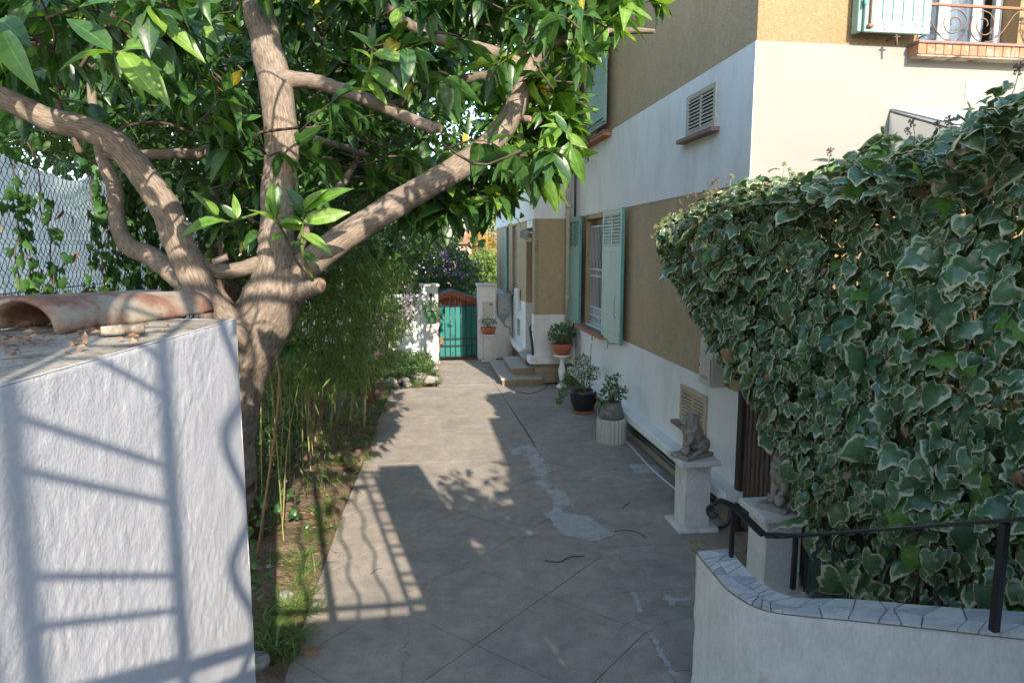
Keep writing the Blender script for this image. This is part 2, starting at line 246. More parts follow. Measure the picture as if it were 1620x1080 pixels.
# ------------------------------------------------------------------ mesh helpers
def nvec(v): v = np.asarray(v, float); return v / (np.linalg.norm(v) + 1e-12)
def spline(pts, n):
    """Catmull-Rom through rows of pts (any columns)"""
    P = np.asarray(pts, float); m = len(P)
    if m == 2:
        s = np.linspace(0, 1, n)[:, None]; return P[0] * (1 - s) + P[1] * s
    Q = np.vstack([2 * P[0] - P[1], P, 2 * P[-1] - P[-2]]); out = []
    for i in np.linspace(0, m - 1, n):
        k = min(int(i), m - 2); u = i - k; a, b, c, d = Q[k:k + 4]
        out.append(0.5 * (2 * b + (c - a) * u + (2 * a - 5 * b + 4 * c - d) * u * u + (3 * b - a - 3 * c + d) * u ** 3))
    return np.array(out)
class MB:
    def __init__(s): s.v = []; s.f = []; s.uv = {}; s.sm = []
    def add(s, vs, fs, smooth=False, uvs=None):
        o = len(s.v); s.v += [tuple(map(float, x)) for x in vs]
        for k, f in enumerate(fs):
            if uvs is not None: s.uv[len(s.f)] = uvs[k]
            s.f.append(tuple(i + o for i in f)); s.sm.append(smooth)
        return s
    def box(s, a, b, jit=0.0):
        (x0, y0, z0), (x1, y1, z1) = a, b
        vs = [(x, y, z) for z in (z0, z1) for y in (y0, y1) for x in (x0, x1)]
        if jit: vs = [tuple(c + random.uniform(-jit, jit) for c in v) for v in vs]
        return s.add(vs, [(0, 2, 3, 1), (4, 5, 7, 6), (0, 1, 5, 4), (2, 6, 7, 3), (0, 4, 6, 2), (1, 3, 7, 5)])
    def tube(s, path, rad, n=8, cap=True, flat=1.0, bumps=0.0, smooth=True, v0=0.0):
        P = np.asarray(path, float); m = len(P)
        rad = np.full(m, rad) if np.isscalar(rad) else np.asarray(rad, float)
        T = np.gradient(P, axis=0); T /= (np.linalg.norm(T, axis=1)[:, None] + 1e-12)
        ref = np.array([0, 0, 1.0]) if abs(T[0][2]) < .9 else np.array([1.0, 0, 0])
        u = nvec(np.cross(T[0], ref)); o = len(s.v); vl = v0; vv = []
        for i in range(m):
            u = nvec(u - T[i] * (u @ T[i])); w = np.cross(T[i], u)
            if i: vl += np.linalg.norm(P[i] - P[i - 1])
            vv.append(vl)
            for k in range(n):
                a = 2 * math.pi * k / n; r = rad[i]
                if bumps:
                    q = P[i] + (u * math.cos(a) + w * math.sin(a)) * r
                    r *= 1 + bumps * mnoise.noise(Vector(q * (1.4 / max(r, .01)) * .35)) + bumps * .5 * mnoise.noise(Vector(q * 38))
                s.v.append(tuple(P[i] + (u * math.cos(a) + w * math.sin(a) * flat) * r))
        for i in range(m - 1):
            for k in range(n):
                k2 = (k + 1) % n
                s.uv[len(s.f)] = [(k / n, vv[i]), ((k + 1) / n, vv[i]), ((k + 1) / n, vv[i + 1]), (k / n, vv[i + 1])]
                s.f.append((o + i * n + k, o + i * n + k2, o + (i + 1) * n + k2, o + (i + 1) * n + k)); s.sm.append(smooth)
        if cap:
            s.f.append(tuple(o + k for k in range(n - 1, -1, -1))); s.sm.append(False)
            s.f.append(tuple(o + (m - 1) * n + k for k in range(n))); s.sm.append(False)
        return s
    def bar(s, p, q, w=.012, n=4): return s.tube([p, q], w * .5 * (1.414 if n == 4 else 1), n=n, smooth=n > 4)
    def lathe(s, prof, c=(0, 0, 0), n=24, flute=0.0, smooth=True):
        o = len(s.v); m = len(prof)
        for (r, z) in prof:
            for k in range(n):
                a = 2 * math.pi * k / n; rr = r * (1 - (flute if k % 2 else 0))
                s.v.append((c[0] + rr * math.cos(a), c[1] + rr * math.sin(a), c[2] + z))
        for i in range(m - 1):
            for k in range(n):
                k2 = (k + 1) % n; s.f.append((o + i * n + k, o + i * n + k2, o + (i + 1) * n + k2, o + (i + 1) * n + k)); s.sm.append(smooth)
        s.f.append(tuple(o + k for k in range(n - 1, -1, -1))); s.sm.append(False)
        s.f.append(tuple(o + (m - 1) * n + k for k in range(n))); s.sm.append(False)
        return s
    def prism(s, poly, z0, z1, top_inset=0.0):
        """vertical prism of a 2D polygon (counter-clockwise)"""
        n = len(poly); c = np.mean(poly, axis=0); tp = [tuple(np.array(p) + (c - p) / (np.linalg.norm(c - p) + 1e-9) * top_inset) for p in np.array(poly)]
        o = len(s.v); s.v += [(p[0], p[1], z0) for p in poly] + [(p[0], p[1], z1) for p in tp]
        s.f.append(tuple(o + i for i in range(n - 1, -1, -1))); s.f.append(tuple(o + n + i for i in range(n))); s.sm += [False, False]
        for i in range(n): s.f.append((o + i, o + (i + 1) % n, o + n + (i + 1) % n, o + n + i)); s.sm.append(False)
        return s
    def mesh(s, name, mat=None):
        me = bpy.data.meshes.new(name); me.from_pydata(s.v, [], s.f); me.update()
        me.polygons.foreach_set('use_smooth', s.sm)
        if s.uv:
            l = me.uv_layers.new(name='uv'); d = l.data
            for fi, uvs in s.uv.items():
                p = me.polygons[fi]
                for j, li in enumerate(p.loop_indices):
                    if j < len(uvs): d[li].uv = uvs[j]
        if mat: me.materials.append(M[mat] if isinstance(mat, str) else mat)
        return me
def wloc(o):
    v = Vector((0, 0, 0))
    while o: v += o.location; o = o.parent
    return v
def link(name, me, parent=None, loc=(0, 0, 0), rot=(0, 0, 0), world=True, bevel=0.0, seg=1, kind=None, label=None):
    """one object; with world=True the mesh holds world coordinates (unrotated parents)"""
    o = bpy.data.objects.new(name, me); COL.objects.link(o); o.rotation_euler = rot
    if parent:
        o.parent = parent; o.location = Vector(loc) - wloc(parent) if world else Vector(loc)
    else: o.location = loc
    if bevel:
        b = o.modifiers.new('bevel', 'BEVEL'); b.width = bevel; b.segments = seg; b.limit_method = 'ANGLE'; b.angle_limit = R(40)
    if kind: o['kind'] = kind
    if label: o['label'] = label
    return o
def thing(name, label, cat, loc=(0, 0, 0), group=None):
    o = bpy.data.objects.new(name, None); COL.objects.link(o); o.location = loc; o.empty_display_size = .1
    o['label'] = label; o['category'] = cat
    if group: o['group'] = group
    return o
def tag(o, label, cat, group=None):
    o['label'] = label; o['category'] = cat
    if group: o['group'] = group
    return o
def anchored(o, p):
    """move a world-coordinate mesh object's origin to p"""
    o.data.transform(Matrix.Translation(-Vector(p))); o.location = Vector(p); return o
def frames(d, nrm):
    """rotation matrices: y along d, z near nrm"""
    y = d / (np.linalg.norm(d, axis=1)[:, None] + 1e-12)
    z = nrm - y * np.sum(nrm * y, axis=1)[:, None]; z /= (np.linalg.norm(z, axis=1)[:, None] + 1e-12)
    x = np.cross(y, z); return np.stack([x, y, z], axis=2)
def fillmesh(name, V, F, mats, smooth=True, rnd=None, edge=None, matidx=None):
    me = bpy.data.meshes.new(name); nf = len(F); k = F.shape[1]
    me.vertices.add(len(V)); me.vertices.foreach_set('co', V.astype(np.float32).ravel())
    me.loops.add(nf * k); me.loops.foreach_set('vertex_index', F.astype(np.int32).ravel())
    me.polygons.add(nf); me.polygons.foreach_set('loop_start', np.arange(0, nf * k, k, dtype=np.int32))
    try: me.polygons.foreach_set('loop_total', np.full(nf, k, dtype=np.int32))
    except Exception: pass
    me.polygons.foreach_set('use_smooth', np.full(nf, smooth))
    if matidx is not None: me.polygons.foreach_set('material_index', matidx.astype(np.int32))
    for nm, a in (('rnd', rnd), ('edge', edge)):
        if a is not None:
            at = me.attributes.new(nm, 'FLOAT', 'POINT'); at.data.foreach_set('value', np.asarray(a, np.float32))
    for m in (mats if isinstance(mats, (list, tuple)) else [mats]): me.materials.append(M[m])
    me.update(calc_edges=True); return me
def cloudmesh(name, T, pos, rot, scale, mat, rnd=None):
    """many leaves of template T=(verts, faces, edge) as one mesh"""
    tv, tf, te = T; n = len(pos); nv = len(tv)
    sc = np.asarray(scale, float); sc = np.repeat(sc[:, None], 3, 1) if sc.ndim == 1 else sc
    V = np.einsum('nij,nkj->nki', rot, tv[None] * sc[:, None, :]) + pos[:, None, :]
    F = (tf[None] + (np.arange(n) * nv)[:, None, None]).reshape(-1, tf.shape[1])
    if rnd is None: rnd = RNG.random(n)
    return fillmesh(name, V.reshape(-1, 3), F, mat, rnd=np.repeat(rnd, nv), edge=np.tile(te, n))
def leaf_template(n=5, w=.36, fold=.18, curl=.25, tip=1.5, wav=.0, bend=0.0, twist=0.0):
    """pointed oval leaf, length 1 along y; midrib edge=0, margin edge=1"""
    vs = []; ed = []
    for i in range(n + 1):
        u = i / n; ww = w * .5 * (math.sin(math.pi * min(1, u ** .8)) ** .85 if 0 < u < 1 else 0) * (1 if u < .6 else (1 - ((u - .6) / .4) ** tip * .25))
        z = -curl * u * u; wz = fold * ww + wav * math.sin(u * 9)
        bx = bend * u * u; vs += [(bx - ww, u, z + wz - twist * u * ww), (bx, u, z), (bx + ww, u, z + wz + twist * u * ww + wav * math.cos(u * 13))]; ed += [1, 0, 1]
    fs = []
    for i in range(n):
        a = i * 3; fs += [(a, a + 1, a + 4, a + 3), (a + 1, a + 2, a + 5, a + 4)]
    return np.array(vs), np.array(fs), np.array(ed, float)
def ivy_template(seed=0, lobed=1.0, size=1.0):
    """five-lobed ivy leaf, attached at origin, tip along +y"""
    rr = random.Random(seed)
    out = [(0, .06), (.20, -.12), (.38, -.08), (.54, .16), (.40, .34), (.42, .56), (.22, .70), (.09, .90), (0, 1.0)]
    if lobed < .6: out = [(0, .03), (.26, -.10), (.42, .02), (.48, .22), (.44, .42), (.34, .62), (.20, .80), (.08, .93), (0, 1.0)]
    pts = out + [(-x, y) for x, y in out[-2:0:-1]]
    pts = [(x * (1 + rr.uniform(-.08, .08)), y * (1 + rr.uniform(-.05, .05))) for x, y in pts]
    c = np.array([0, .38]); vs = [(0, .38, 0)]; ed = [0]; n = len(pts)
    ang = rr.uniform(-.1, .34); cup = rr.uniform(.25, .8)
    def zz(x, y): return -cup * (x * x * 1.2 + (y - .3) ** 2 * .7) + ang * abs(x) * .9 + rr.uniform(-.012, .012)
    for k, f in ((0, .62), (1, 1.0)):
        for p in pts:
            q = c + (np.array(p) - c) * f; vs.append((q[0], q[1], zz(*q) + (rr.uniform(-.03, .03) if k else 0))); ed.append(.42 if k == 0 else 1)
    fs = []
    for i in range(n):
        j = (i + 1) % n; fs.append((0, 1 + i, 1 + j, 1 + j)); fs.append((1 + i, 1 + n + i, 1 + n + j, 1 + j))
    tri = []
    for f in fs:
        if f[2] == f[3]: tri.append((f[0], f[1], f[2]))
        else: tri += [(f[0], f[1], f[2]), (f[0], f[2], f[3])]
    tri = np.array(tri)[:, ::-1]
    return np.array(vs) * size, tri, np.array(ed, float)
T_LEAF = [leaf_template(6, .42, .35, .22), leaf_template(6, .36, .5, .4, wav=.012), leaf_template(6, .46, .2, .1, wav=.018), leaf_template(6, .40, .45, .55, wav=.01, bend=.14, twist=.5), leaf_template(6, .34, .3, .3, wav=.02, bend=-.12, twist=-.6), leaf_template(6, .44, .6, .7, bend=-.06, twist=.3)]
T_SMALL = leaf_template(2, .55, .2, .15)
T_BLADE = leaf_template(2, .12, .2, .25)
T_STRAP = leaf_template(5, .055, .3, .75)
T_ROUND = leaf_template(3, .62, .1, .15)
T_IVY = [ivy_template(i, 1.0 if i % 3 else .3) for i in range(6)]
def rand_unit(n): v = RNG.normal(size=(n, 3)); return v / np.linalg.norm(v, axis=1)[:, None]
def leafobjs(parent, name, variants, pos, rot, scale, base=(0, 0, 0)):
    """single leaves as children sharing a few meshes"""
    for i in range(len(pos)):
        o = bpy.data.objects.new(name, variants[i % len(variants)]); COL.objects.link(o); o.parent = parent
        m = Matrix([[*map(float, rot[i][r])] for r in range(3)]).to_4x4()
        o.rotation_euler = m.to_euler(); s = float(scale[i]); o.scale = (s, s, s); o.location = Vector(map(float, pos[i])) - Vector(base)
def variants(name, temps, mats, n):
    out = []
    for i in range(n):
        T = temps[i % len(temps)]
        out.append(cloudmesh(name, T, np.zeros((1, 3)), np.eye(3)[None], np.ones(1), mats[i % len(mats)], rnd=np.array([(i + .5) / n])))
    return out
def inpoly(x, y, poly):
    c = False; j = len(poly) - 1
    for i in range(len(poly)):
        (xi, yi), (xj, yj) = poly[i], poly[j]
        if (yi > y) != (yj > y) and x < (xj - xi) * (y - yi) / (yj - yi) + xi: c = not c
        j = i
    return c
def clip(poly, a, b, c):
    """part of the polygon with a*x+b*y<=c"""
    out = []; n = len(poly)
    for i in range(n):
        p, q = poly[i], poly[(i + 1) % n]; dp, dq = a * p[0] + b * p[1] - c, a * q[0] + b * q[1] - c
        if dp <= 0: out.append(p)
        if (dp < 0 < dq) or (dq < 0 < dp):
            t = dp / (dp - dq); out.append((p[0] + (q[0] - p[0]) * t, p[1] + (q[1] - p[1]) * t))
    return out
def shrink(poly, g):
    """inset a convex polygon (counter-clockwise)"""
    out = list(poly); n = len(poly); cx, cy = np.mean(poly, axis=0)
    for i in range(n):
        p, q = poly[i], poly[(i + 1) % n]; dx, dy = q[0] - p[0], q[1] - p[1]; l = math.hypot(dx, dy)
        if l < 1e-6: continue
        nx, ny = dy / l, -dx / l
        if nx * (cx - p[0]) + ny * (cy - p[1]) > 0: nx, ny = -nx, -ny
        out = clip(out, nx, ny, nx * p[0] + ny * p[1] - g)
        if len(out) < 3: return []
    return out
# ================================================================== SETTING: ground
gm = MB(); gm.box((-40, -12, -.6), (40, 70, -.09)); link('ground', gm.mesh('ground', 'soil'), kind='structure')
def soil_bed():
    nx, ny = 70, 190; xs = np.linspace(-4.6, -.60, nx); ys = np.linspace(2.5, 17.1, ny); V = []; 
    for y in ys:
        for x in xs:
            z = .0 + .05 * mnoise.noise(Vector((x * 2, y * 2, 0))) + .022 * mnoise.noise(Vector((x * 9, y * 9, 1))) + .012 * mnoise.noise(Vector((x * 28, y * 28, 3)))
            edge = -.93 if y < 9 else -.75
            z += .05 * min(1, max(0, (edge - x) / .5)) - (.10 * max(0, min(1, (x - edge + .03) / .12)))
            V.append((x, y, z + .02))
    F = [(j * nx + i, j * nx + i + 1, (j + 1) * nx + i + 1, (j + 1) * nx + i) for j in range(ny - 1) for i in range(nx - 1)]
    return link('soil_bed', fillmesh('soil_bed', np.array(V), np.array(F), 'soil'), kind='structure')
soil_bed()
# driveway: concrete slabs scored on the diagonal, each a piece, over a dark base
drv = MB(); drv.prism([(-.98, 2.5), (3.05, 2.5), (3.05, 13.6), (2.6, 17.1), (.3, 17.1), (.3, 13.9), (-.62, 13.7), (-.74, 11), (-.88, 7)], -.088, -.012)
drive = link('driveway', drv.mesh('driveway', 'joint'), kind='structure')
def region_cells(poly, fams):
    cells = [poly]
    for (a, b, cs) in fams:
        nxt = []
        for p in cells:
            cur = p
            for c in cs:
                lo = clip(cur, a, b, c)
                if len(lo) >= 3: nxt.append(lo)
                cur = clip(cur, -a, -b, -c)
                if len(cur) < 3: break
            if len(cur) >= 3: nxt.append(cur)
        cells = nxt
    return cells
left = [(-.97, 2.5), (1.605, 2.5), (1.605, 8.8), (-.80, 8.8), (-.88, 7)]
cells = region_cells(left, [(1, 1, [2.35, 3.6, 4.87, 6.13, 7.40, 8.66, 9.9]), (-1, 1, [1.7, 2.93, 4.19, 5.44, 6.68, 7.93, 9.2])])
cells += region_cells([(-.80, 8.8), (1.59, 8.8), (1.50, 13.9), (-.62, 13.7), (-.74, 11)], [(.12, 1, [11.35])])
cells += region_cells([(.3, 13.9), (1.50, 13.9), (1.50, 17.1), (.3, 17.1)], [(.1, 1, [15.3])])
cells += region_cells([(1.605, 2.5), (3.05, 2.5), (3.05, 9.75), (1.59, 9.85)], [(0, 1, [4.05, 5.12, 5.96]), (-.55, 1, [5.2, 7.2]), (.02, 1, [8.25])])
cells += region_cells([(1.59, 9.85), (3.05, 9.75), (3.05, 13.7), (1.50, 13.9)], [(.05, 1, [11.9])])
cells += region_cells([(1.50, 13.9), (2.5, 13.7), (2.6, 17.1), (1.50, 17.1)], [(0, 1, [15.0, 16.1]), (1, .1, [3.4])])
for p in cells:
    q = shrink(p, .0032)
    if len(q) < 3: continue
    area = abs(sum(q[i][0] * q[(i + 1) % len(q)][1] - q[(i + 1) % len(q)][0] * q[i][1] for i in range(len(q)))) / 2
    if area < .01: continue
    b = MB(); b.prism(q, -.03, random.uniform(-.001, .001))
    link('slab', b.mesh('slab', 'concrete'), drive)
def blob_sheet(name, pts, z, mat, parent, rough=.03, n=90, thick=.003, cell=.009):
    """ragged cement smear: small cells kept where the outline plus noise says so"""
    P = [np.array(p) for p in pts]; xs = [p[0] for p in P]; ys = [p[1] for p in P]; V = {}; F = []; b = MB()
    def sd(x, y):
        q = np.array([x, y]); d = 9.0
        for i in range(len(P)):
            a_, c_ = P[i], P[(i + 1) % len(P)]; e_ = c_ - a_; t_ = min(1, max(0, (q - a_) @ e_ / (e_ @ e_ + 1e-9))); d = min(d, np.linalg.norm(a_ + e_ * t_ - q))
        return d if inpoly(x, y, pts) else -d
    def vid(i, j):
        if (i, j) not in V:
            x, y = i * cell, j * cell; V[i, j] = len(b.v); b.v.append((x, y, z + thick + .0015 * mnoise.noise(Vector((x * 30, y * 30, 0)))))
        return V[i, j]
    for i in range(int((min(xs) - .08) / cell), int((max(xs) + .08) / cell)):
        for j in range(int((min(ys) - .08) / cell), int((max(ys) + .08) / cell)):
            x, y = (i + .5) * cell, (j + .5) * cell; v = Vector((x * 5, y * 5, 3)); v2 = Vector((x * 19, y * 19, 7)); v3 = Vector((x * 60, y * 60, 1))
            if sd(x, y) + rough * mnoise.noise(v) * 1.2 + rough * mnoise.noise(v2) + rough * .5 * mnoise.noise(v3) > .004 + .01 * random.random(): b.f.append((vid(i, j), vid(i + 1, j), vid(i + 1, j + 1), vid(i, j + 1))); b.sm.append(False)
    return link(name, b.mesh(name, mat), parent) if b.f else None
gp = lambda pts: [tuple(G(*p)[:2]) for p in pts]
blob_sheet('cement_patch', gp([(862, 812), (880, 800), (900, 812), (930, 815), (955, 830), (968, 846), (950, 857), (920, 855), (890, 846), (874, 832)]), 0.0, 'patch', drive, .035)
blob_sheet('cement_patch', gp([(826, 702), (845, 704), (858, 722), (870, 745), (866, 757), (846, 752), (836, 730)]), 0.0, 'patch', drive, .07)
blob_sheet('cement_patch', gp([(845, 760), (862, 757), (880, 770), (902, 786), (905, 800), (880, 801), (872, 786)]), 0.0, 'patch', drive, .06)
blob_sheet('cement_patch', gp([(805, 712), (822, 706), (826, 716), (812, 721)]), 0.0, 'patch', drive, .03, 40)
blob_sheet('cement_patch', gp([(1024, 1000), (1034, 1005), (1050, 1030), (1072, 1068), (1064, 1072), (1040, 1036)]), 0.0, 'patch', drive, .02, 60)
blob_sheet('cement_patch', gp([(998, 935), (1008, 936), (1016, 968), (1010, 970)]), 0.0, 'patch', drive, .015, 40)
blob_sheet('cement_patch', gp([(1046, 934), (1068, 946), (1100, 944), (1100, 950), (1072, 952), (1066, 968), (1054, 952)]), 0.0, 'patch', drive, .02, 50)
b = MB(); b.prism([(2.62, 8.02), (2.97, 7.95), (3.0, 8.3), (2.66, 8.36)], 0, .007); link('inspection_cover', b.mesh('inspection_cover', 'patch'), drive)
# crazy paving by the side gate
def crazy(strip, nu, nv, z, mat, parent, name, jit=.32, gap=.006, thick=.008, follow=None):
    """irregular stone pieces laid along a strip; strip(u, v) gives the ground point"""
    g = {}
    for i in range(nu + 1):
        for j in range(nv + 1):
            u, v = i / nu, j / nv
            if 0 < i < nu: u += random.uniform(-jit, jit) / nu
            if 0 < j < nv: v += random.uniform(-jit, jit) / nv
            g[i, j] = (u, v)
    for i in range(nu):
        for j in range(nv):
            qs = [g[i, j], g[i + 1, j], g[i + 1, j + 1], g[i, j + 1]]
            polys = [qs]
            r = random.random()
            if r < .3: polys = [[qs[0], qs[1], qs[2]], [qs[0], qs[2], qs[3]]]
            elif r < .5:
                m1 = tuple(np.array(qs[0]) * .45 + np.array(qs[1]) * .55); m2 = tuple(np.array(qs[2]) * .4 + np.array(qs[3]) * .6); polys = [[qs[0], m1, m2, qs[3]], [m1, qs[1], qs[2], m2]]
            for p in polys:
                P3 = [np.array(strip(*q), float) for q in p]; P2 = [tuple(q[:2]) for q in P3]
                ar = sum(P2[k][0] * P2[(k + 1) % len(P2)][1] - P2[(k + 1) % len(P2)][0] * P2[k][1] for k in range(len(P2)))
                if ar < 0: P2 = P2[::-1]; P3 = P3[::-1]
                q2 = shrink(P2, gap)
                if len(q2) < 3: continue
                # height from the plane of the piece
                A = np.c_[np.array([[q[0], q[1], 1] for q in P3])]; co, *_ = np.linalg.lstsq(A, np.array([q[2] for q in P3]), rcond=None)
                h = random.uniform(.7, 1.2) * thick; n = len(q2); b = MB(); o = [co @ np.array([q[0], q[1], 1]) for q in q2]
                b.add([(q[0], q[1], o[k] - .01) for k, q in enumerate(q2)] + [(q[0], q[1], o[k] + h) for k, q in enumerate(q2)],
                      [tuple(range(n - 1, -1, -1)), tuple(range(n, 2 * n))] + [(k, (k + 1) % n, n + (k + 1) % n, n + k) for k in range(n)])
                link(name, b.mesh(name, random.choice([mat, mat, mat + '_dark', mat + '_light']) if mat == 'marble' else mat), parent)
crazy(lambda u, v: (2.45 + 1.15 * u, 4.1 + 1.9 * v, .0), 5, 7, 0, 'stone', drive, 'paving_stone', thick=.012)

# ================================================================== HOUSE
house = thing('house', 'two storey cream and tan rendered villa with pale green shutters beside the driveway', 'house', (5, 12, 0))
XW, YC = 3.12, 6.27
def boxes(name, mat, lst, bevel=0.0, parent=house, label=None, jit=0):
    b = MB()
    for a, c in lst: b.box(a, c, jit)
    return link(name, b.mesh(name, mat), parent, bevel=bevel, label=label)
def wall_with_holes(x0, x1, y0, y1, z0, z1, holes, axis='x'):
    """boxes filling a wall slab except for the holes (ya, yb, za, zb)"""
    ys = sorted({y0, y1, *[h[0] for h in holes], *[h[1] for h in holes]}); zs = sorted({z0, z1, *[h[2] for h in holes], *[h[3] for h in holes]})
    ys = [y for y in ys if y0 <= y <= y1]; zs = [z for z in zs if z0 <= z <= z1]; out = []
    for i in range(len(ys) - 1):
        k = 0
        while k < len(zs) - 1:
            ym = (ys[i] + ys[i + 1]) / 2
            free = lambda kk: not any(h[0] < ym < h[1] and h[2] < (zs[kk] + zs[kk + 1]) / 2 < h[3] for h in holes)
            if not free(k): k += 1; continue
            e = k
            while e + 1 < len(zs) - 1 and free(e + 1): e += 1
            if axis == 'x': out.append(((x0, ys[i], zs[k]), (x1, ys[i + 1], zs[e + 1])))
            else: out.append(((ys[i], x0, zs[k]), (ys[i + 1], x1, zs[e + 1])))
            k = e + 1
    return out
W1 = (11.15, 12.75, 1.38, 3.34); W2 = (12.2, 13.1, 4.74, 6.9); YP = 14.02
XB = XW + .34
boxes('wall', 'tan', wall_with_holes(XW, XB, YC + .34, YP + .3, 1.38, 3.42, [W1]) + wall_with_holes(XW, XB, YC + .34, YP + .3, 4.70, 7.5, [W2]))
boxes('wall', 'white', wall_with_holes(XW - .012, XB, YC + .34, YP + .3, .42, 1.38, []) + wall_with_holes(XW - .008, XB, YC + .34, YP + .3, 3.42, 4.70, []), label='smooth white plaster bands of the long side wall')
DH = (4.75, 5.80, 4.72, 7.1)
boxes('wall', 'ochre', wall_with_holes(YC, YC + .34, XW + .002, 11.5, .3, 3.42, [], 'y') + wall_with_holes(YC, YC + .34, XW + .002, 11.5, 4.70, 7.5, [DH], 'y'), label='ochre roughcast of the front wall, darkened to offset the sun')
boxes('wall', 'tan', [((XW, YC + .003, .3), (XW + .0018, YC + .34, 3.42)), ((XW, YC + .003, 4.70), (XW + .0018, YC + .34, 7.5))])
boxes('wall', 'cream', wall_with_holes(YC - .008, YC + .34, XW - .008, 11.5, 3.42, 4.70, [], 'y'), label='smooth cream plaster band of the front wall, darkened to offset the sun')
boxes('wall', 'white', [((XW - .012, YC - .008, .42), (XW + .5, YC + .34, 1.38))], label='white plaster corner beside the side gate')
boxes('roof', 'rooftile', [((XW - .45, YC - .45, 7.5), (12, 22, 7.62)), ((XW + 1, YC + 1, 7.62), (11, 20.5, 8.1))])
boxes('back_wall', 'tan', [((11.2, YC + .34, 0), (11.5, 21, 7.5)), ((XB, 20.7, 0), (11.2, 21, 7.5))])
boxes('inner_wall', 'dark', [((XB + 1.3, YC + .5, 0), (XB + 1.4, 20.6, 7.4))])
boxes('corner_strip', 'white', [((XW - .0125, YC - .0078, 3.42), (XW - .0085, YC + .3395, 4.70))])
# stone foundation and white ledge along the foot of the wall
boxes('foundation', 'stone', [((XW - .06, YC + .05, -.05), (XB, 13.4, .30))])
boxes('ledge', 'white', [((XW - .19, YC - .14, .30), (XB, 13.45, .418))], bevel=.012)
# window 1 with shutters and grille
def make_shutter(w, h, louvre, mat='green', parent=house, loc=(0, 0, 0), rz=0, planks=4, label=None, dark_edge=True, plank_only=False):
    """panelled shutter in its own x-z plane, facing -y; louvres in the upper part, boards below"""
    b = MB(); t = .036; s = .075; zl = h - louvre if louvre else h
    b.box((0, 0, 0), (s, t, h)).box((w - s, 0, 0), (w, t, h)).box((s, .001, 0), (w - s, t - .001, .11)).box((s, .001, h - .085), (w - s, t - .001, h))
    if louvre: b.box((s, .001, zl - .05), (w - s, t - .001, zl + .05)).box((w / 2 - .03, .002, zl + .05), (w / 2 + .03, t - .002, h - .085))
    o = link('shutter', b.mesh('shutter', mat), parent, loc, (0, 0, rz), world=True, bevel=.004, label=label)
    zt = (zl - .05) if louvre else h - .085
    pw = (w - 2 * s) / planks; pm = MB(); pm.box((0, .006, .11), (pw - .006, t - .008, zt)); pm = pm.mesh('plank', mat)
    for k in range(planks): link('plank', pm, o, (s + k * pw + .003, 0, 0), world=False, bevel=.003)
    if louvre:
        n = max(4, int((louvre - .14) / .048)); lw = w / 2 - .03 - s
        lm = MB(); lm.add([(0, .002, -.012), (lw, .002, -.012), (lw, .030, .022), (0, .030, .022), (0, .002, -.004), (lw, .002, -.004), (lw, .030, .030), (0, .030, .030)],
                          [(0, 3, 2, 1), (4, 5, 6, 7), (0, 1, 5, 4), (2, 3, 7, 6), (0, 4, 7, 3), (1, 2, 6, 5)])
        lm = lm.mesh('slat', mat)
        for x0 in (s, w / 2 + .03):
            for k in range(n): link('slat', lm, o, (x0, 0, zl + .07 + k * (louvre - .165) / (n - 1)), world=False)
    h1 = MB()
    for z in (h * .12, h * .5, h * .86): h1.box((-.012, .004, z - .03), (.02, -.008, z + .03)); h1.tube([(-.012, -.004, z - .045), (-.012, -.004, z + .045)], .008, 6)
    link('hinge', h1.mesh('hinge', 'green_dark'), o, world=False)
    return o
# rz=+90deg: local x -> +y of the world, local -y -> +x ; use -90 so that the face looks at -x
def shutter_x(y_near, w, h, z, off=.10, **k):
    # local x runs from far to near (towards -y), outward face towards -x
    return make_shutter(w, h, loc=(XW - off, y_near + w, z), rz=R(-90), **k)
shutter_x(12.78, 1.10, 2.08, 1.33, louvre=.62, off=.13)
s2 = shutter_x(10.06, 1.09, 2.08, 1.33, louvre=.62, mat='green_light', off=.12)
boxes('shutter_edge', 'green_dark', [((XW - .121, 10.03, 1.33), (XW - .078, 10.057, 3.41)), ((XW - .131, 12.75, 1.33), (XW - .088, 12.777, 3.41))], label='darker green meeting edges of the shutters')
b = MB(); b.tube([(XW - .17, 10.2, 1.75), (XW - .17, 10.2, 2.05), (XW - .14, 10.2, 2.07)], .006, 5).tube([(XW - .17, 10.2, 1.75), (XW - .14, 10.2, 1.73)], .006, 5); link('latch', b.mesh('latch', 'green_dark'), house)
for y in (10.6, 13.3, 11.6):
    b = MB(); b.box((XW - .16, y - .01, 1.27), (XW - .01, y + .01, 1.285)).box((XW - .16, y - .012, 1.20), (XW - .145, y + .012, 1.33)); link('shutter_stay', b.mesh('shutter_stay', 'green'), house)
def window_set(y0, y1, z0, z1, xr, mat='greywood'):
    w = boxes('window', mat, [((xr, y0, z0), (xr + .05, y0 + .07, z1)), ((xr, y1 - .07, z0), (xr + .05, y1, z1)), ((xr, y0 + .07, z1 - .08), (xr + .05, y1 - .07, z1)), ((xr, y0 + .07, z0), (xr + .05, y1 - .07, z0 + .08)),
                              ((xr + .001, (y0 + y1) / 2 - .045, z0 + .08), (xr + .049, (y0 + y1) / 2 + .045, z1 - .08))])
    link('pane', MB().box((xr + .02, y0 + .07, z0 + .08), (xr + .026, (y0 + y1) / 2 - .045, z1 - .08)).mesh('pane', 'glass'), w)
    link('pane', MB().box((xr + .02, (y0 + y1) / 2 + .045, z0 + .08), (xr + .026, y1 - .07, z1 - .08)).mesh('pane', 'glass'), w)
    link('curtain', curtain_mesh(y0 + .05, y1 - .05, z0 + .05, z1 - .04, xr + .10), w)
    return w
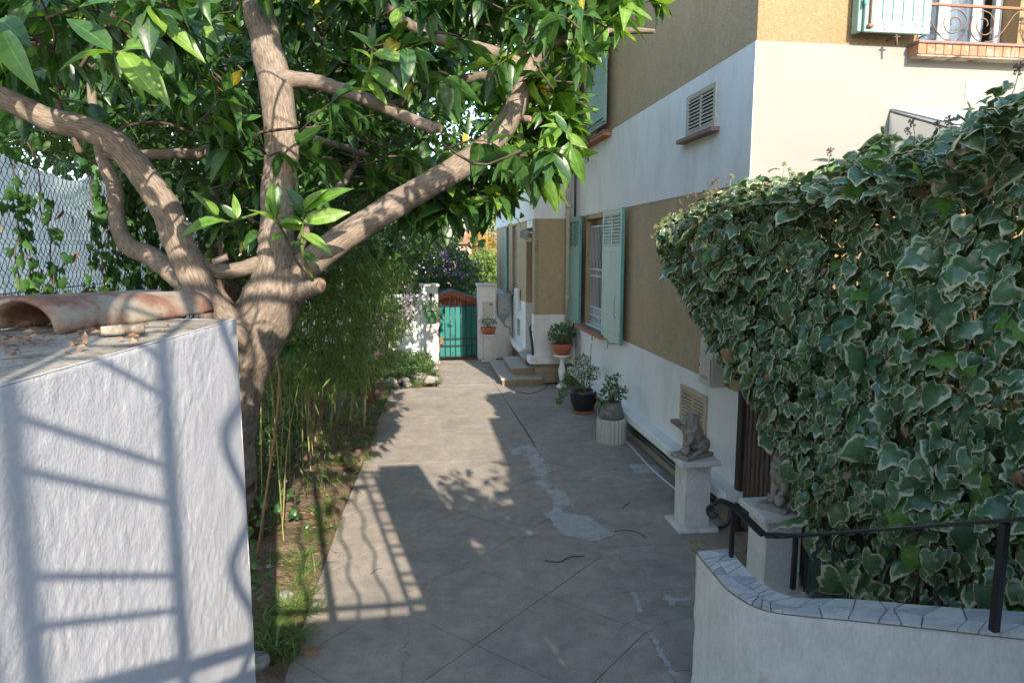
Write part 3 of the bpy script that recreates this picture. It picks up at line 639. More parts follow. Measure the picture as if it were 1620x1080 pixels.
def curtain_mesh(a0, a1, z0, z1, c, axis='x', amp=.022, per=.11):
    n = max(8, int((a1 - a0) / .018)); V = []; 
    for z in (z0, z1):
        for i in range(n + 1):
            a = a0 + (a1 - a0) * i / n; d = c + amp * math.sin(a / per * 2 * math.pi + .8 * math.sin(a * 9))
            V.append((d, a, z) if axis == 'x' else (a, d, z))
    F = [(i, i + 1, n + 2 + i, n + 1 + i) for i in range(n)]
    me = fillmesh('curtain', np.array(V), np.array(F), 'curtain'); return me
window_set(W1[0] + .01, W1[1] - .01, 1.40, 3.33, XW + .20)
window_set(W2[0] + .01, W2[1] - .01, 4.76, 6.88, XW + .20)
b = MB(); xg = XW + .07; y0, y1 = 11.2, 12.7
for z in (3.20, 2.42, 2.30, 1.72, 1.56, 1.42): b.box((xg, y0 - .04, z - .012), (xg + .014, y1 + .04, z + .012))
for i in range(15):
    y = y0 + .02 + i * (y1 - y0 - .04) / 14
    if i % 2: b.tube([(xg + .007, y + .018 * math.sin(k * 1.1), 2.42 + k * .78 / 14) for k in range(15)], .006, 5)
    else: b.box((xg + .002, y - .007, 1.42), (xg + .012, y + .007, 3.2))
    b.box((xg + .003, y - .006, 1.42), (xg + .011, y + .006, 2.30)) if i % 2 else None
for i in range(9):
    y = y0 + .1 + i * (y1 - y0 - .2) / 8; b.tube([(xg + .007, y + .04 * math.cos(a), 2.36 + .04 * math.sin(a)) for a in np.linspace(0, 2 * math.pi, 13)], .005, 4, cap=False)
link('window_grille', b.mesh('window_grille', 'wgrille'), house)
b = MB()
for k in range(9): b.box((XW + .13, 11.2, 1.42 + k * .033), (XW + .15, 12.7, 1.442 + k * .033))
link('roller_blind', b.mesh('roller_blind', 'wgrille'), house)
def sill_x(y0, y1, z, n, name='sill', proud=.17):
    s = boxes(name, 'slatey', [((XW - proud - .01, y0 - .01, z - .028), (XW + .16, y1 + .01, z))], bevel=.006)
    pw = (y1 - y0) / n
    for k in range(n): link('brick', MB().box((XW - proud, y0 + k * pw + .004, z - .085), (XW - .012, y0 + (k + 1) * pw - .004, z - .030)).mesh('brick', 'brick'), s, bevel=.004)
sill_x(11.0, 12.95, 1.372, 9); sill_x(11.1, 13.15, 4.70, 9, proud=.15)
shutter_x(11.08, 1.18, 2.1, 4.79, louvre=0, planks=6, off=.14)
shutter_x(13.12, 1.0, 2.1, 4.76, louvre=0, planks=5, off=.12)
b = MB(); b.tube([(XW - .19, 11.0, 4.86), (XW - .19, 12.3, 4.86)], .012, 6).tube([(XW - .19, 11.06, 4.80), (XW - .16, 10.94, 4.80)], .01, 5); link('shutter_bar', b.mesh('shutter_bar', 'iron'), house)
# louvred vents
def vent_x(y0, y1, z0, z1, mat, n, sill=None, open_=.42):
    f = .06; ym = (y0 + y1) / 2
    v = boxes('vent', mat, [((XW - .035, y0, z0), (XW - .009, y0 + f, z1)), ((XW - .035, y1 - f, z0), (XW - .009, y1, z1)), ((XW - .034, y0 + f, z0), (XW - .009, y1 - f, z0 + f)), ((XW - .034, y0 + f, z1 - f), (XW - .009, y1 - f, z1)), ((XW - .033, ym - .022, z0 + f), (XW - .009, ym + .022, z1 - f))], bevel=.004)
    link('backing', MB().box((XW - .0125, y0 + f, z0 + f), (XW - .0095, y1 - f, z1 - f)).mesh('backing', 'darkwood'), v)
    for (a, c) in ((y0 + f, ym - .022), (ym + .022, y1 - f)):
        for k in range(n):
            z = z0 + f + (k + .5) * (z1 - z0 - 2 * f) / n; hh = (z1 - z0 - 2 * f) / n * open_
            link('slat', MB().add([(XW - .034, a, z - hh), (XW - .034, c, z - hh), (XW - .014, c, z + hh * .6), (XW - .014, a, z + hh * .6), (XW - .034, a, z - hh + .006), (XW - .034, c, z - hh + .006), (XW - .014, c, z + hh * .6 + .006), (XW - .014, a, z + hh * .6 + .006)],
                 [(0, 3, 2, 1), (4, 5, 6, 7), (0, 1, 5, 4), (2, 3, 7, 6), (0, 4, 7, 3), (1, 2, 6, 5)]).mesh('slat', mat), v)
    if sill: link('sill', MB().box((XW - .11, y0 - .08, z0 - .05), (XW - .009, y1 + .1, z0 - .003)).mesh('sill', 'slatey'), v, bevel=.005)
vent_x(7.06, 7.86, 4.06, 4.53, 'greywood', 9, True)
vent_x(7.0, 7.76, .73, 1.19, 'cream_paint', 8, True, .24)
boxes('air_brick', 'stone', [((XW - .014, 12.6, 4.38), (XW - .009, 12.72, 4.47))])
# downpipe and conduit where wall meets porch
b = MB(); b.tube([(2.985, 13.72, .55), (2.985, 13.72, 7.4)], .052, 12)
for z in (1.75, 3.6, 5.4): b.tube([(2.985, 13.72, z), (2.985, 13.72, z + .09)], .061, 12)
link('downpipe', b.mesh('downpipe', 'pipe'), house)
b = MB(); b.tube([(3.07, 13.52, .45), (3.07, 13.52, 7.4)], .022, 8); link('conduit', b.mesh('conduit', 'iron'), house)
b = MB(); b.tube([(3.05, 13.40, .45), (3.05, 13.40, 1.2)], .03, 8); link('conduit', b.mesh('conduit', 'pvc'), house)
# meter box at the near end
mb_ = boxes('meter_box', 'meter', [((XW - .16, 6.60, 1.37), (XW - .014, 6.92, 1.86))], bevel=.006)
link('door', MB().box((XW - .175, 6.62, 1.39), (XW - .161, 6.90, 1.66)).mesh('door', 'meter'), mb_, bevel=.004)
link('lock', MB().box((XW - .180, 6.87, 1.56), (XW - .1755, 6.885, 1.58)).mesh('lock', 'dark'), mb_)
def small_text(s, parent, loc, rot, size, mat='dark'):
    c = bpy.data.curves.new('lettering', 'FONT'); c.body = s; c.size = size; c.extrude = .0006; c.materials.append(M[mat]); c.resolution_u = 2
    o = bpy.data.objects.new('lettering', c); COL.objects.link(o); o.rotation_euler = rot
    o.parent = parent; o.location = Vector(loc) - wloc(parent); return o
b = MB()
for k in range(14): b.box((XW - .1765, 6.68 + k * .012, 1.44), (XW - .1752, 6.686 + k * .012, 1.475))
link('lettering', b.mesh('lettering', 'greybox'), mb_)
# ---- porch: front pier, door recess, window wall
XP = 2.33; YF = 13.9; YE = 21.0
boxes('porch_pier', 'tan', [((XP, YF, 1.44), (XP + .79, YF + .30, 3.40))])
boxes('porch_wall', 'tan', wall_with_holes(XP, XP + .3, 15.08, YE, 1.60, 3.40, [(16.62, 17.42, 1.72, 3.36), (18.1, 19.3, 1.7, 3.36)]), label='tan roughcast of the porch and its far wall')
boxes('porch_pier', 'white', [((XP - .012, YF - .012, .56), (XP + .80, YF + .30, 1.44))])
boxes('recess_ceiling', 'white', [((XP + .01, YF + .3, 3.24), (XP + .8, 15.08, 3.40))])
boxes('porch_wall', 'white', wall_with_holes(XP - .012, XP + .3, 15.08, 17.2, .56, 1.60, [(15.9, 16.5, .72, 1.12)]))
boxes('far_wall', 'white', [((XP - .012, 17.2, .56), (XP + .3, YE, 1.60))])
boxes('porch_upper_wall', 'white', [((XP - .02, YF - .02, 3.40), (XW - .001, YE, 4.72))])
boxes('porch_upper_wall', 'tan', [((XP, YF, 4.72), (XW - .001, YE, 7.5))], label='tan upper wall above the porch')
boxes('pier_corner', 'stone', [((XP - .004, YF - .004, 1.44), (XP + .075, YF + .302, 3.399))], label='smooth corner strip of the porch pier')
boxes('porch_ledge', 'white', [((XP - .12, YF - .13, .42), (XP + .79, YF + .31, .56)), ((XP - .12, 15.05, .42), (XP + .3, 18.5, .56))], bevel=.01)
boxes('porch_base', 'stone', [((XP + .02, YF + .02, 0), (XP + .79, YF + .3, .42)), ((XP + .04, 15.05, 0), (XP + .3, 18.5, .42))])
boxes('base_joint', 'darkwood', [((XP + .017, YF + .016, .205), (XP + .78, YF + .3, .212))])
boxes('recess_wall', 'tan', [((XP + .95, YF + .3, .3), (XP + 1.0, 15.1, 3.3))])
boxes('door', 'darkwood', [((XP + .90, 14.3, .5), (XP + .94, 15.0, 2.7))])
boxes('niche_back', 'dark', [((XP + .1, 15.9, .72), (XP + .12, 16.5, 1.12))])
w = boxes('window', 'wgrille', [((XP + .08, 16.64, 1.75), (XP + .13, 16.7, 3.34)), ((XP + .08, 17.34, 1.75), (XP + .13, 17.4, 3.34)), ((XP + .08, 16.7, 3.28), (XP + .13, 17.34, 3.34))])
link('pane', MB().box((XP + .1, 16.7, 1.75), (XP + .106, 17.34, 3.28)).mesh('pane', 'glass'), w)
boxes('reveal', 'white', [((XP + .02, 17.421, 1.72), (XP + .28, 17.46, 3.36)), ((XP + .14, 16.62, 1.72), (XP + .2, 17.42, 3.36))])
boxes('sill', 'slatey', [((XP - .09, 16.55, 1.665), (XP + .1, 17.5, 1.72))], bevel=.005)
make_shutter(.6, 2.1, 0, parent=house, loc=(XP - .06, 18.2 + .6, 1.25), rz=R(-90), planks=4)
boxes('gas_meter_box', 'pvc', [((XP - .10, 15.85, 1.36), (XP - .013, 16.35, 1.86))], bevel=.02)
b = MB()
for k in range(3): b.box((XP - .103, 16.0 + (k % 2) * .03, 1.5 + k * .1), (XP - .1005, 16.02 + (k % 2) * .03, 1.52 + k * .1))
link('lettering', b.mesh('lettering', 'dark'), house)
# steps
b = MB(); rs = boxes('step', 'terrazzo', [((1.60, 13.66, .115), (2.46, 15.95, .165))], bevel=.008, label='lowest broad terrazzo step'); boxes('step_face', 'terrazzo_side', [((1.63, 13.69, 0), (2.46, 15.93, .1145))])
boxes('step', 'terrazzo', [((1.86, 14.0, .285), (2.46, 15.45, .335))], bevel=.008, label='middle terrazzo step'); boxes('step_face', 'terrazzo_side', [((1.88, 14.02, .1655), (2.46, 15.43, .2845))])
boxes('step', 'terrazzo', [((2.16, 14.22, .455), (XP + .92, 15.05, .505))], bevel=.008, label='top terrazzo step at the door'); boxes('step_face', 'terrazzo_side', [((2.18, 14.24, .3355), (XP + .9, 15.04, .4545))])
# handrail of the porch
b = MB(); b.tube(spline([(XP - .06, YF + .16, 1.20), (XP - .10, YF - .02, 1.16), (XP - .10, YF - .25, .92), (XP - .10, YF - .38, .74), (XP - .10, YF - .38, .66)], 14), .028, 8)
b.tube([(XP, YF + .1, 1.06), (XP - .09, YF + .02, 1.10)], .01, 5).tube([(XP, YF + .06, .84), (XP - .09, YF - .22, .90)], .01, 5)
link('porch_handrail', b.mesh('porch_handrail', 'iron'), house)
# floodlight with sensor
b = MB(); b.tube([(XP, YF + .05, 3.12), (XP - .16, YF + .0, 3.12)], .018, 8); fl = link('wall_light', b.mesh('wall_light', 'pvc'), house)
b = MB(); b.box((-.09, -.05, -.09), (.09, .05, .09)); link('lamp_head', b.mesh('lamp_head', 'greybox'), fl, (XP - .22, YF - .03, 3.08), (R(35), R(20), R(-30)), bevel=.01)
b = MB(); b.lathe([(.02, -.05), (.045, -.03), (.045, .02), (.02, .04)], n=12); link('motion_sensor', b.mesh('motion_sensor', 'pvc'), fl, (XP - .12, YF - .01, 2.98))
# cables along the wall foot
b = MB()
for (dx, z, r) in ((.105, .20, .022), (.10, .145, .016)):
    pts = [(XW - dx - .02 * math.sin(y * 1.7 + z * 30), y, z + .012 * math.sin(y * 2.3)) for y in np.linspace(6.5, 13.3, 40)]; b.tube(pts, r, 6)
link('cable', b.mesh('cable', 'iron'), house)
b = MB(); b.tube(spline([(XW - .17, 6.6, .02), (XW - .24, 8, .018), (XW - .2, 9.3, .02), (XW - .28, 10.4, .02), (XW - .12, 11.3, .05)], 40), .011, 6); link('cable', b.mesh('cable', 'pvc'), house, label='thin pale cable lying at the wall foot')
b = MB(); b.tube(spline([(XW + .14, YC - .05, 1.9), (XW + .1, YC - .07, 1.2), (XW + .04, YC - .10, .55), (XW - .1, YC - .12, .25), (XW - .15, YC - .15, .1), (XW - .2, YC - .05, .02)], 20), .02, 6); link('cable', b.mesh('cable', 'iron'), house)
# ---- front wall: shutter, glazed door, scroll railing, brick sill
boxes('shutter_shadow_strip', 'ochre', [((4.02, YC - .003, 4.705), (4.05, YC - .001, 7))])  # thin wall-coloured strip standing in for the shutter's cast shadow
make_shutter(.66, 2.2, 0, parent=house, loc=(4.07, YC - .17, 4.77), rz=0, planks=5, label='front shutter with a rusty hinge rod')
link('shutter', MB().box((4.03, YC - .13, 4.78), (4.075, YC - .03, 6.95)).mesh('shutter', 'green'), house, bevel=.005)
b = MB(); b.tube([(4.115, YC - .185, 4.80), (4.115, YC - .185, 6.9)], .010, 6).tube([(4.09, YC - .19, 4.815), (4.14, YC - .19, 4.815)], .016, 6); link('hinge_rod', b.mesh('hinge_rod', 'rooftile'), house)
b = MB()
for (x, z) in ((4.27, 4.845), (4.45, 4.845), (4.60, 4.845), (4.655, 4.845), (4.28, 4.80)): b.tube([(x, YC - .168, z), (x, YC - .178, z)], .009, 8)
link('bolt', b.mesh('bolt', 'greybox'), house)
b = MB(); b.tube([(4.40, YC - .02, 4.74), (4.40, YC - .16, 4.735)], .007, 5).tube([(4.40, YC - .16, 4.76), (4.41, YC - .165, 4.66)], .012, 5).tube([(4.37, YC - .16, 4.735), (4.44, YC - .16, 4.74)], .008, 5); link('shutter_stay', b.mesh('shutter_stay', 'twig'), house)
fs = boxes('sill', 'slatey', [((4.63, YC - .17, 4.695), (6.15, YC + .2, 4.722))], bevel=.005)
for k in range(17): link('brick', MB().box((4.64 + k * .088, YC - .155, 4.60), (4.64 + k * .088 + .082, YC - .009, 4.692)).mesh('brick', 'brick'), fs, bevel=.004)
boxes('sill_bed', 'mortar', [((4.64, YC - .145, 4.585), (6.13, YC - .009, 4.5995))])
yw = YC + .2
w = boxes('window', 'pvc', [((4.76, yw, 4.73), (4.82, yw + .06, 7)), ((5.10, yw, 4.80), (5.22, yw + .06, 7)), ((5.72, yw, 4.80), (5.79, yw + .06, 7)), ((4.76, yw, 4.723), (5.79, yw + .059, 4.80)), ((5.47, yw + .001, 4.80), (5.56, yw + .061, 7)), ((4.82, yw, 6.9), (5.72, yw + .06, 7.0))])
for (a, c) in ((4.82, 5.10), (5.22, 5.47), (5.56, 5.72)): link('pane', MB().box((a, yw + .02, 4.80), (c, yw + .026, 6.9)).mesh('pane', 'glass'), w)
link('curtain', curtain_mesh(4.92, 5.72, 4.75, 6.95, yw + .14, 'y', .02, .10), w)
boxes('floor_slab', 'stone', [((4.75, YC + .2, 4.5), (5.8, YC + 1.4, 4.70))])
b = MB(); yr = YC - .11
b.box((4.60, yr - .015, 5.045), (6.2, yr + .015, 5.065))
rl = link('scroll_railing', b.mesh('scroll_railing', 'rooftile'), house)
def scroll(cx, cz, sgn):
    """S-shaped wrought scroll: a long diagonal ending in a spiral"""
    pts = []
    for t in np.linspace(0, 1, 34):
        a = -R(75) + t * R(640); r = .155 * (1 - .78 * t); pts.append((cx + sgn * r * math.cos(a), yr, cz + r * math.sin(a)))
    return pts
for (cx, sgn) in ((5.02, 1), (5.33, -1), (4.62, 1), (5.86, -1), (5.98, 1)):
    b = MB(); P = scroll(cx, 4.895, -sgn if 0 else sgn); b.tube(P, .0065, 5)
    link('scroll', b.mesh('scroll', 'rust_iron'), rl)
for (xa, xb) in ((4.70, 4.98), (5.37, 5.66)):
    b = MB(); x0, x1 = (xa, xb) if xa < 5 else (xb, xa)
    b.tube(spline([(x0 - .03 if xa < 5 else x0 + .03, yr, 5.035), (x0 + (.03 if xa < 5 else -.03), yr, 4.98), (x0 * .55 + x1 * .45, yr, 4.84), (x1 + (-.06 if xa < 5 else .06), yr, 4.755), (x1 + (.02 if xa < 5 else -.02), yr, 4.745)], 20), .0065, 5)
    link('scroll', b.mesh('scroll', 'rust_iron'), rl)
b = MB()
for x in np.linspace(4.78, 5.7, 9): b.tube([(x + .035 * math.cos(a), yr + .17, 4.74 + .05 * math.sin(a)) for a in np.linspace(0, math.pi, 9)], .004, 4)
link('low_hoop', b.mesh('low_hoop', 'rust_iron'), rl)
vb = boxes('vent', 'meter', [((5.28, YC - .016, 4.20), (5.50, YC - .009, 4.41))])
for k in range(9): link('slat', MB().box((5.30, YC - .022, 4.215 + k * .021), (5.48, YC - .0165, 4.224 + k * .021)).mesh('slat', 'meter'), vb)
# entrance canopy with scroll bracket
can = boxes('canopy', 'greybox', [((4.52, YC - .06, 4.09), (6.6, YC - .01, 4.12)), ((4.50, YC - .85, 3.80), (6.6, YC - .82, 3.83))])
for (u, v, w_) in (((4.52, YC - .03, 4.11), (4.50, YC - .84, 3.815), .035), ((5.1, YC - .03, 4.11), (5.1, YC - .84, 3.815), .025), ((5.7, YC - .03, 4.11), (5.7, YC - .84, 3.815), .025), ((6.58, YC - .03, 4.11), (6.58, YC - .84, 3.815), .035), ((4.52, YC - .03, 4.10), (4.52, YC - .05, 3.1), .03), ((4.52, YC - .05, 3.1), (4.50, YC - .84, 3.80), .02)):
    link('canopy_bar', MB().bar(u, v, w_).mesh('canopy_bar', 'greybox'), can)
link('side_panel', MB().add([(4.50, YC - .02, 4.09), (4.50, YC - .02, 3.15), (4.49, YC - .82, 3.80), (4.494, YC - .02, 4.09), (4.494, YC - .02, 3.15), (4.484, YC - .82, 3.80)], [(0, 1, 2), (5, 4, 3), (0, 3, 4, 1), (1, 4, 5, 2), (2, 5, 3, 0)]).mesh('side_panel', 'polycarb'), can)
b = MB(); b.add([(4.50, YC - .02, 4.125), (6.6, YC - .02, 4.125), (6.6, YC - .86, 3.84), (4.50, YC - .86, 3.84), (4.50, YC - .02, 4.131), (6.6, YC - .02, 4.131), (6.6, YC - .86, 3.846), (4.50, YC - .86, 3.846)], [(0, 1, 2, 3), (7, 6, 5, 4), (0, 4, 5, 1), (2, 6, 7, 3)]); link('canopy_panel', b.mesh('canopy_panel', 'polycarb'), can)
b = MB(); b.tube([(4.51, YC - .42 + (.20 * (1 - .7 * t)) * math.cos(-1 + t * 9), 3.72 + (.20 * (1 - .7 * t)) * math.sin(-1 + t * 9)) for t in np.linspace(0, 1, 34)], .012, 6); link('scroll_bracket', b.mesh('scroll_bracket', 'iron'), can)
# ================================================================== GATE WALL at the far end
YG = 17.2
def wallbox(name, label, cat, mat, a, c, bevel=.01, group=None):
    b = MB(); ctr = ((a[0] + c[0]) / 2, (a[1] + c[1]) / 2, a[2]); b.box(tuple(np.array(a) - ctr), tuple(np.array(c) - ctr))
    return tag(link(name, b.mesh(name, mat), None, ctr, bevel=bevel), label, cat, group)
wallbox('garden_wall', 'low white rendered wall left of the teal gate', 'wall', 'white', (-4.5, YG + .02, 0), (.0, YG + .24, 1.66))
wallbox('garden_wall', 'short white wall with electric box between gate pillar and villa', 'wall', 'white', (1.87, YG + .02, 0), (2.30, YG + .24, 1.62))
for (x0, x1, lb, cap) in ((.0, .42, 'left white gate pillar with the bell pull', 0), (1.42, 1.86, 'right white gate pillar carrying the beige letterbox', 1)):
    p = wallbox('gate_pillar', lb, 'pillar', 'white', (x0, YG - .16, 0), (x1, YG + .30, 1.86)); p.name = 'gate_pillar'
    cx = (x0 + x1) / 2; link('cap', MB().box((x0 - .035, YG - .2, 1.861), (x1 + .035, YG + .34, 1.92)).mesh('cap', 'oldwhite'), p, bevel=.01)
    if cap == 0:
        b = MB(); b.tube([(.24, YG - .19, 1.65), (.24, YG - .19, 1.36), (.25, YG - .20, 1.24)], [.03, .022, .045], 8); b.lathe([(.02, 1.62), (.045, 1.66), (.03, 1.70)], (.24, YG - .19, 0), 10); link('bell_pull', b.mesh('bell_pull', 'iron'), p)
    else:
        lb2 = link('letterbox', MB().box((1.52, YG - .24, 1.12), (1.79, YG - .165, 1.48)).mesh('letterbox', 'meter'), p, bevel=.006)
        link('name_plate', MB().box((1.69, YG - .245, 1.40), (1.77, YG - .2405, 1.425)).mesh('name_plate', 'dark'), lb2); link('lock', MB().box((1.55, YG - .245, 1.29), (1.565, YG - .2405, 1.32)).mesh('lock', 'dark'), lb2)
gate = thing('garden_gate', 'teal boarded garden gate with black iron bars between the white pillars', 'gate', (.92, YG, 0))
pw = .93 / 7
for k in range(7): link('board', MB().box((.455 + k * pw, YG + .005, .07), (.455 + (k + 1) * pw - .006, YG + .02, 1.36 + .0 * k)).mesh('board', 'teal'), gate)
for k in range(8):
    x = .455 + k * .93 / 7; zt = 1.38 + .22 * math.sin(math.pi * (k + .3) / 7.6)
    link('bar', MB().tube([(x, YG - .02, .05), (x, YG - .02, zt)], .0095, 6).tube([(x, YG - .02, zt), (x, YG - .02, zt + .05)], [.012, .002], 6).mesh('bar', 'iron'), gate)
for z in (.06, .34, .52, 1.355): link('crossbar', MB().box((.45, YG - .035, z), (1.395, YG - .0305, z + .035)).mesh('crossbar', 'iron'), gate)
link('lock', MB().box((.44, YG - .06, .40), (.54, YG - .036, .58)).mesh('lock', 'rust_iron'), gate, bevel=.004)
for z in (.85, .20): link('hinge', MB().box((.415, YG - .05, z), (.452, YG - .01, z + .45 if z > .5 else z + .2)).mesh('hinge', 'rooftile'), gate)
eb = thing('electric_box', 'grey electric box with sloping bottom on the wall beside the gate', 'electric box', (2.08, YG - .1, 1.1))
link('body', MB().box((1.91, YG - .14, 1.14), (2.24, YG + .019, 1.66)).mesh('body', 'greybox'), eb, bevel=.01)
link('door', MB().box((1.94, YG - .155, 1.18), (2.21, YG - .141, 1.60)).mesh('door', 'greybox'), eb, bevel=.006)
b = MB(); b.tube([(2.08, YG - .158, 1.27), (2.08, YG - .166, 1.27)], .03, 12); link('label_plate', b.mesh('label_plate', 'brick'), eb)
b = MB(); b.add([(1.93, YG - .1, 1.139), (2.22, YG - .1, 1.139), (2.22, YG + .018, 1.139), (1.93, YG + .018, 1.139), (2.04, YG - .05, .98), (2.12, YG - .05, .98), (2.12, YG + .018, .98), (2.04, YG + .018, .98)], [(0, 4, 5, 1), (1, 5, 6, 2), (3, 7, 4, 0), (4, 7, 6, 5)])
b.tube([(2.08, YG - .02, .98), (2.1, YG - .02, .85), (2.24, YG - .02, .8), (2.25, YG - .02, .6)], .018, 6); link('conduit', b.mesh('conduit', 'greybox'), eb)
# little shed behind the gate
shed = thing('garden_shed', 'small orange-brown wooden shed with blue-grey pitched roof behind the gate', 'shed', (.75, 19.5, 0))
def shed_parts():
    y0, y1 = 18.3, 21.0; xc = .80; ze, zp = 1.36, 1.66; w = .98
    b = MB(); n = 12
    for k in range(n):
        x0 = xc - w + .08 + k * (2 * w - .16) / n; x1 = x0 + (2 * w - .16) / n - .008; zz = lambda x: zp - .06 - abs(x - xc) * (zp - ze) / w
        link('board', MB().add([(x0, y0 + .1, 0), (x1, y0 + .1, 0), (x1, y0 + .1, zz(x1)), (x0, y0 + .1, zz(x0)), (x0, y0 + .13, 0), (x1, y0 + .13, 0), (x1, y0 + .13, zz(x1)), (x0, y0 + .13, zz(x0))], [(0, 1, 2, 3), (7, 6, 5, 4), (0, 4, 5, 1), (2, 6, 7, 3), (0, 3, 7, 4), (1, 5, 6, 2)]).mesh('board', 'orange'), shed)
    link('side_wall', MB().box((xc - w + .08, y0 + .131, 0), (xc - w + .12, y1 - .1, ze - .03)).box((xc + w - .12, y0 + .131, 0), (xc + w - .08, y1 - .1, ze - .03)).box((xc - w + .12, y1 - .14, 0), (xc + w - .12, y1 - .1, ze - .03)).mesh('side_wall', 'orange'), shed)
    for s in (-1, 1):
        e = (xc + s * (w + .12), ze - .06); t = .035
        link('roof_slope', MB().add([(xc, y0, zp), (e[0], y0, e[1]), (e[0], y1, e[1]), (xc, y1, zp), (xc, y0, zp + t), (e[0], y0, e[1] + t), (e[0], y1, e[1] + t), (xc, y1, zp + t)], [(0, 1, 2, 3), (7, 6, 5, 4), (0, 4, 5, 1), (2, 6, 7, 3), (1, 5, 6, 2), (0, 3, 7, 4)]).mesh('roof_slope', 'felt'), shed)
        link('bargeboard', MB().add([(xc, y0 - .03, zp + .02), (e[0], y0 - .03, e[1] + .02), (e[0], y0 - .03, e[1] - .13), (xc, y0 - .03, zp - .13), (xc, y0 - .003, zp + .02), (e[0], y0 - .003, e[1] + .02), (e[0], y0 - .003, e[1] - .13), (xc, y0 - .003, zp - .13)], [(0, 3, 2, 1), (4, 5, 6, 7), (0, 1, 5, 4), (2, 3, 7, 6)]).mesh('bargeboard', 'orange'), shed)
shed_parts()

# ================================================================== PLANTERS AND PEDESTALS
def pedestal(label, loc, w, h, capw, mat='oldwhite', basew=None, group=None):
    p = thing('pedestal', label, 'pedestal', loc, group); l = Vector(loc)
    link('shaft', MB().box((-w / 2, -w / 2, .05), (w / 2, w / 2, h - .062), .004).mesh('shaft', mat), p, world=False, bevel=.008, seg=2)
    link('cap', MB().box((-capw / 2, -capw / 2, h - .06), (capw / 2, capw / 2, h), .003).mesh('cap', mat), p, world=False, bevel=.008, seg=2)
    bw = basew or w + .12; link('base', MB().box((-bw / 2, -bw / 2, 0), (bw / 2, bw / 2, .048), .004).mesh('base', mat), p, world=False, bevel=.014, seg=2)
    return p
def plant_cloud(name, parent, mat, T, n, center, rad, size, up=.5, base_local=None, kind='stuff', droop=0.0, shell=.3):
    u = rand_unit(n); rr = (shell + (1 - shell) * RNG.random(n)) ** .6
    pos = u * np.array(rad) * rr[:, None] + np.array(center)
    d = u * .8 + RNG.normal(size=(n, 3)) * .5 + np.array([0, 0, up]) + np.array([0, 0, -droop])
    rot = frames(d, rand_unit(n) * .6 + np.array([0, 0, 1.0])); sc = size * RNG.uniform(.6, 1.2, n)
    return link(name, cloudmesh(name, T, pos, rot, sc, mat), parent, world=False, kind=kind)
def potted(name, label, loc, prof, pmat, plant, n=28, flute=0, group=None):
    p = thing(name, label, 'potted plant', loc, group); b = MB(); b.lathe(prof, n=n, flute=flute); link('pot', b.mesh('pot', pmat), p, world=False)
    zt, rt = prof[-1][1], prof[-1][0]
    plant(p, zt, rt); return p
def soil_disc(p, r, z):
    b = MB(); b.lathe([(r * .5, z - .02), (r, z - .005), (r * .6, z + .004)], n=16); link('soil', b.mesh('soil', 'potsoil'), p, world=False)
def stems(p, z, n, h, spread, mat='twig', r=.006):
    b = MB()
    for k in range(n):
        a = random.uniform(0, 6.28); s = random.uniform(.2, 1) * spread
        b.tube(spline([(0.02 * math.cos(a), .02 * math.sin(a), z), (s * .4 * math.cos(a), s * .4 * math.sin(a), z + h * .55), (s * math.cos(a + .3), s * math.sin(a + .3), z + h * random.uniform(.75, 1))], 6), [r, r * .9, r * .8, r * .7, r * .6, r * .4], 5)
    link('stem', b.mesh('stem', mat), p, world=False)
# pot with jade plant on a white pedestal left of the gate
pedestal('tall square white pedestal left of the gate under a green pot', (.25, 16.75, 0), .26, .98, .34)
def jade(s=1.0, n=260, c=(0, 0), mat='succulent', asp=(1, 1, .62)):
    def f(p, z, r):
        soil_disc(p, r * .86, z - .02); stems(p, z - .02, 9, .17 * s, .13 * s, 'brown_cane', .009 * s)
        plant_cloud('foliage', p, mat, T_ROUND, n, (c[0], c[1], z + .15 * s), (.24 * s * asp[0], .24 * s * asp[1], .2 * s * asp[2]), .055 * s, .5)
    return f
potted('potted_plant', 'green glazed pot with jade plant on the pedestal left of the gate', (.25, 16.75, .981), [(.09, 0), (.13, .02), (.165, .14), (.17, .25), (.185, .27), (.185, .29), (.16, .29), (.15, .26)], 'greenpot', jade(1.05, 340))
pedestal('short square white pedestal under the letterbox pillar', (1.64, 16.75, .02), .24, .68, .36, basew=.36)
potted('potted_plant', 'low terracotta bowl with small succulent under the letterbox', (1.64, 16.75, .701), [(.09, 0), (.14, .02), (.19, .12), (.2, .15), (.2, .165), (.17, .165)], 'terracotta', jade(.85, 220, asp=(1.1, 1.1, .5)))
# bonsai-like plant in terracotta on a white baluster stand by the porch
st = thing('baluster_stand', 'slender white baluster plant stand beside the porch pier', 'plant stand', (2.80, 13.35, 0))
b = MB(); b.lathe([(.11, 0), (.11, .04), (.06, .08), (.045, .16), (.07, .28), (.075, .36), (.04, .50), (.035, .58), (.06, .62)], n=20); link('shaft', b.mesh('shaft', 'white'), st, world=False)
b = MB(); b.lathe([(.10, .621), (.17, .65), (.17, .68)], n=20); link('top', b.mesh('top', 'white'), st, world=False)
potted('potted_plant', 'terracotta bowl with bushy little jade tree on the baluster stand', (2.80, 13.35, .681), [(.12, 0), (.15, .02), (.19, .14), (.215, .20), (.215, .23), (.19, .23), (.18, .2)], 'terracotta', jade(1.35, 480, asp=(.85, .85, .75)))
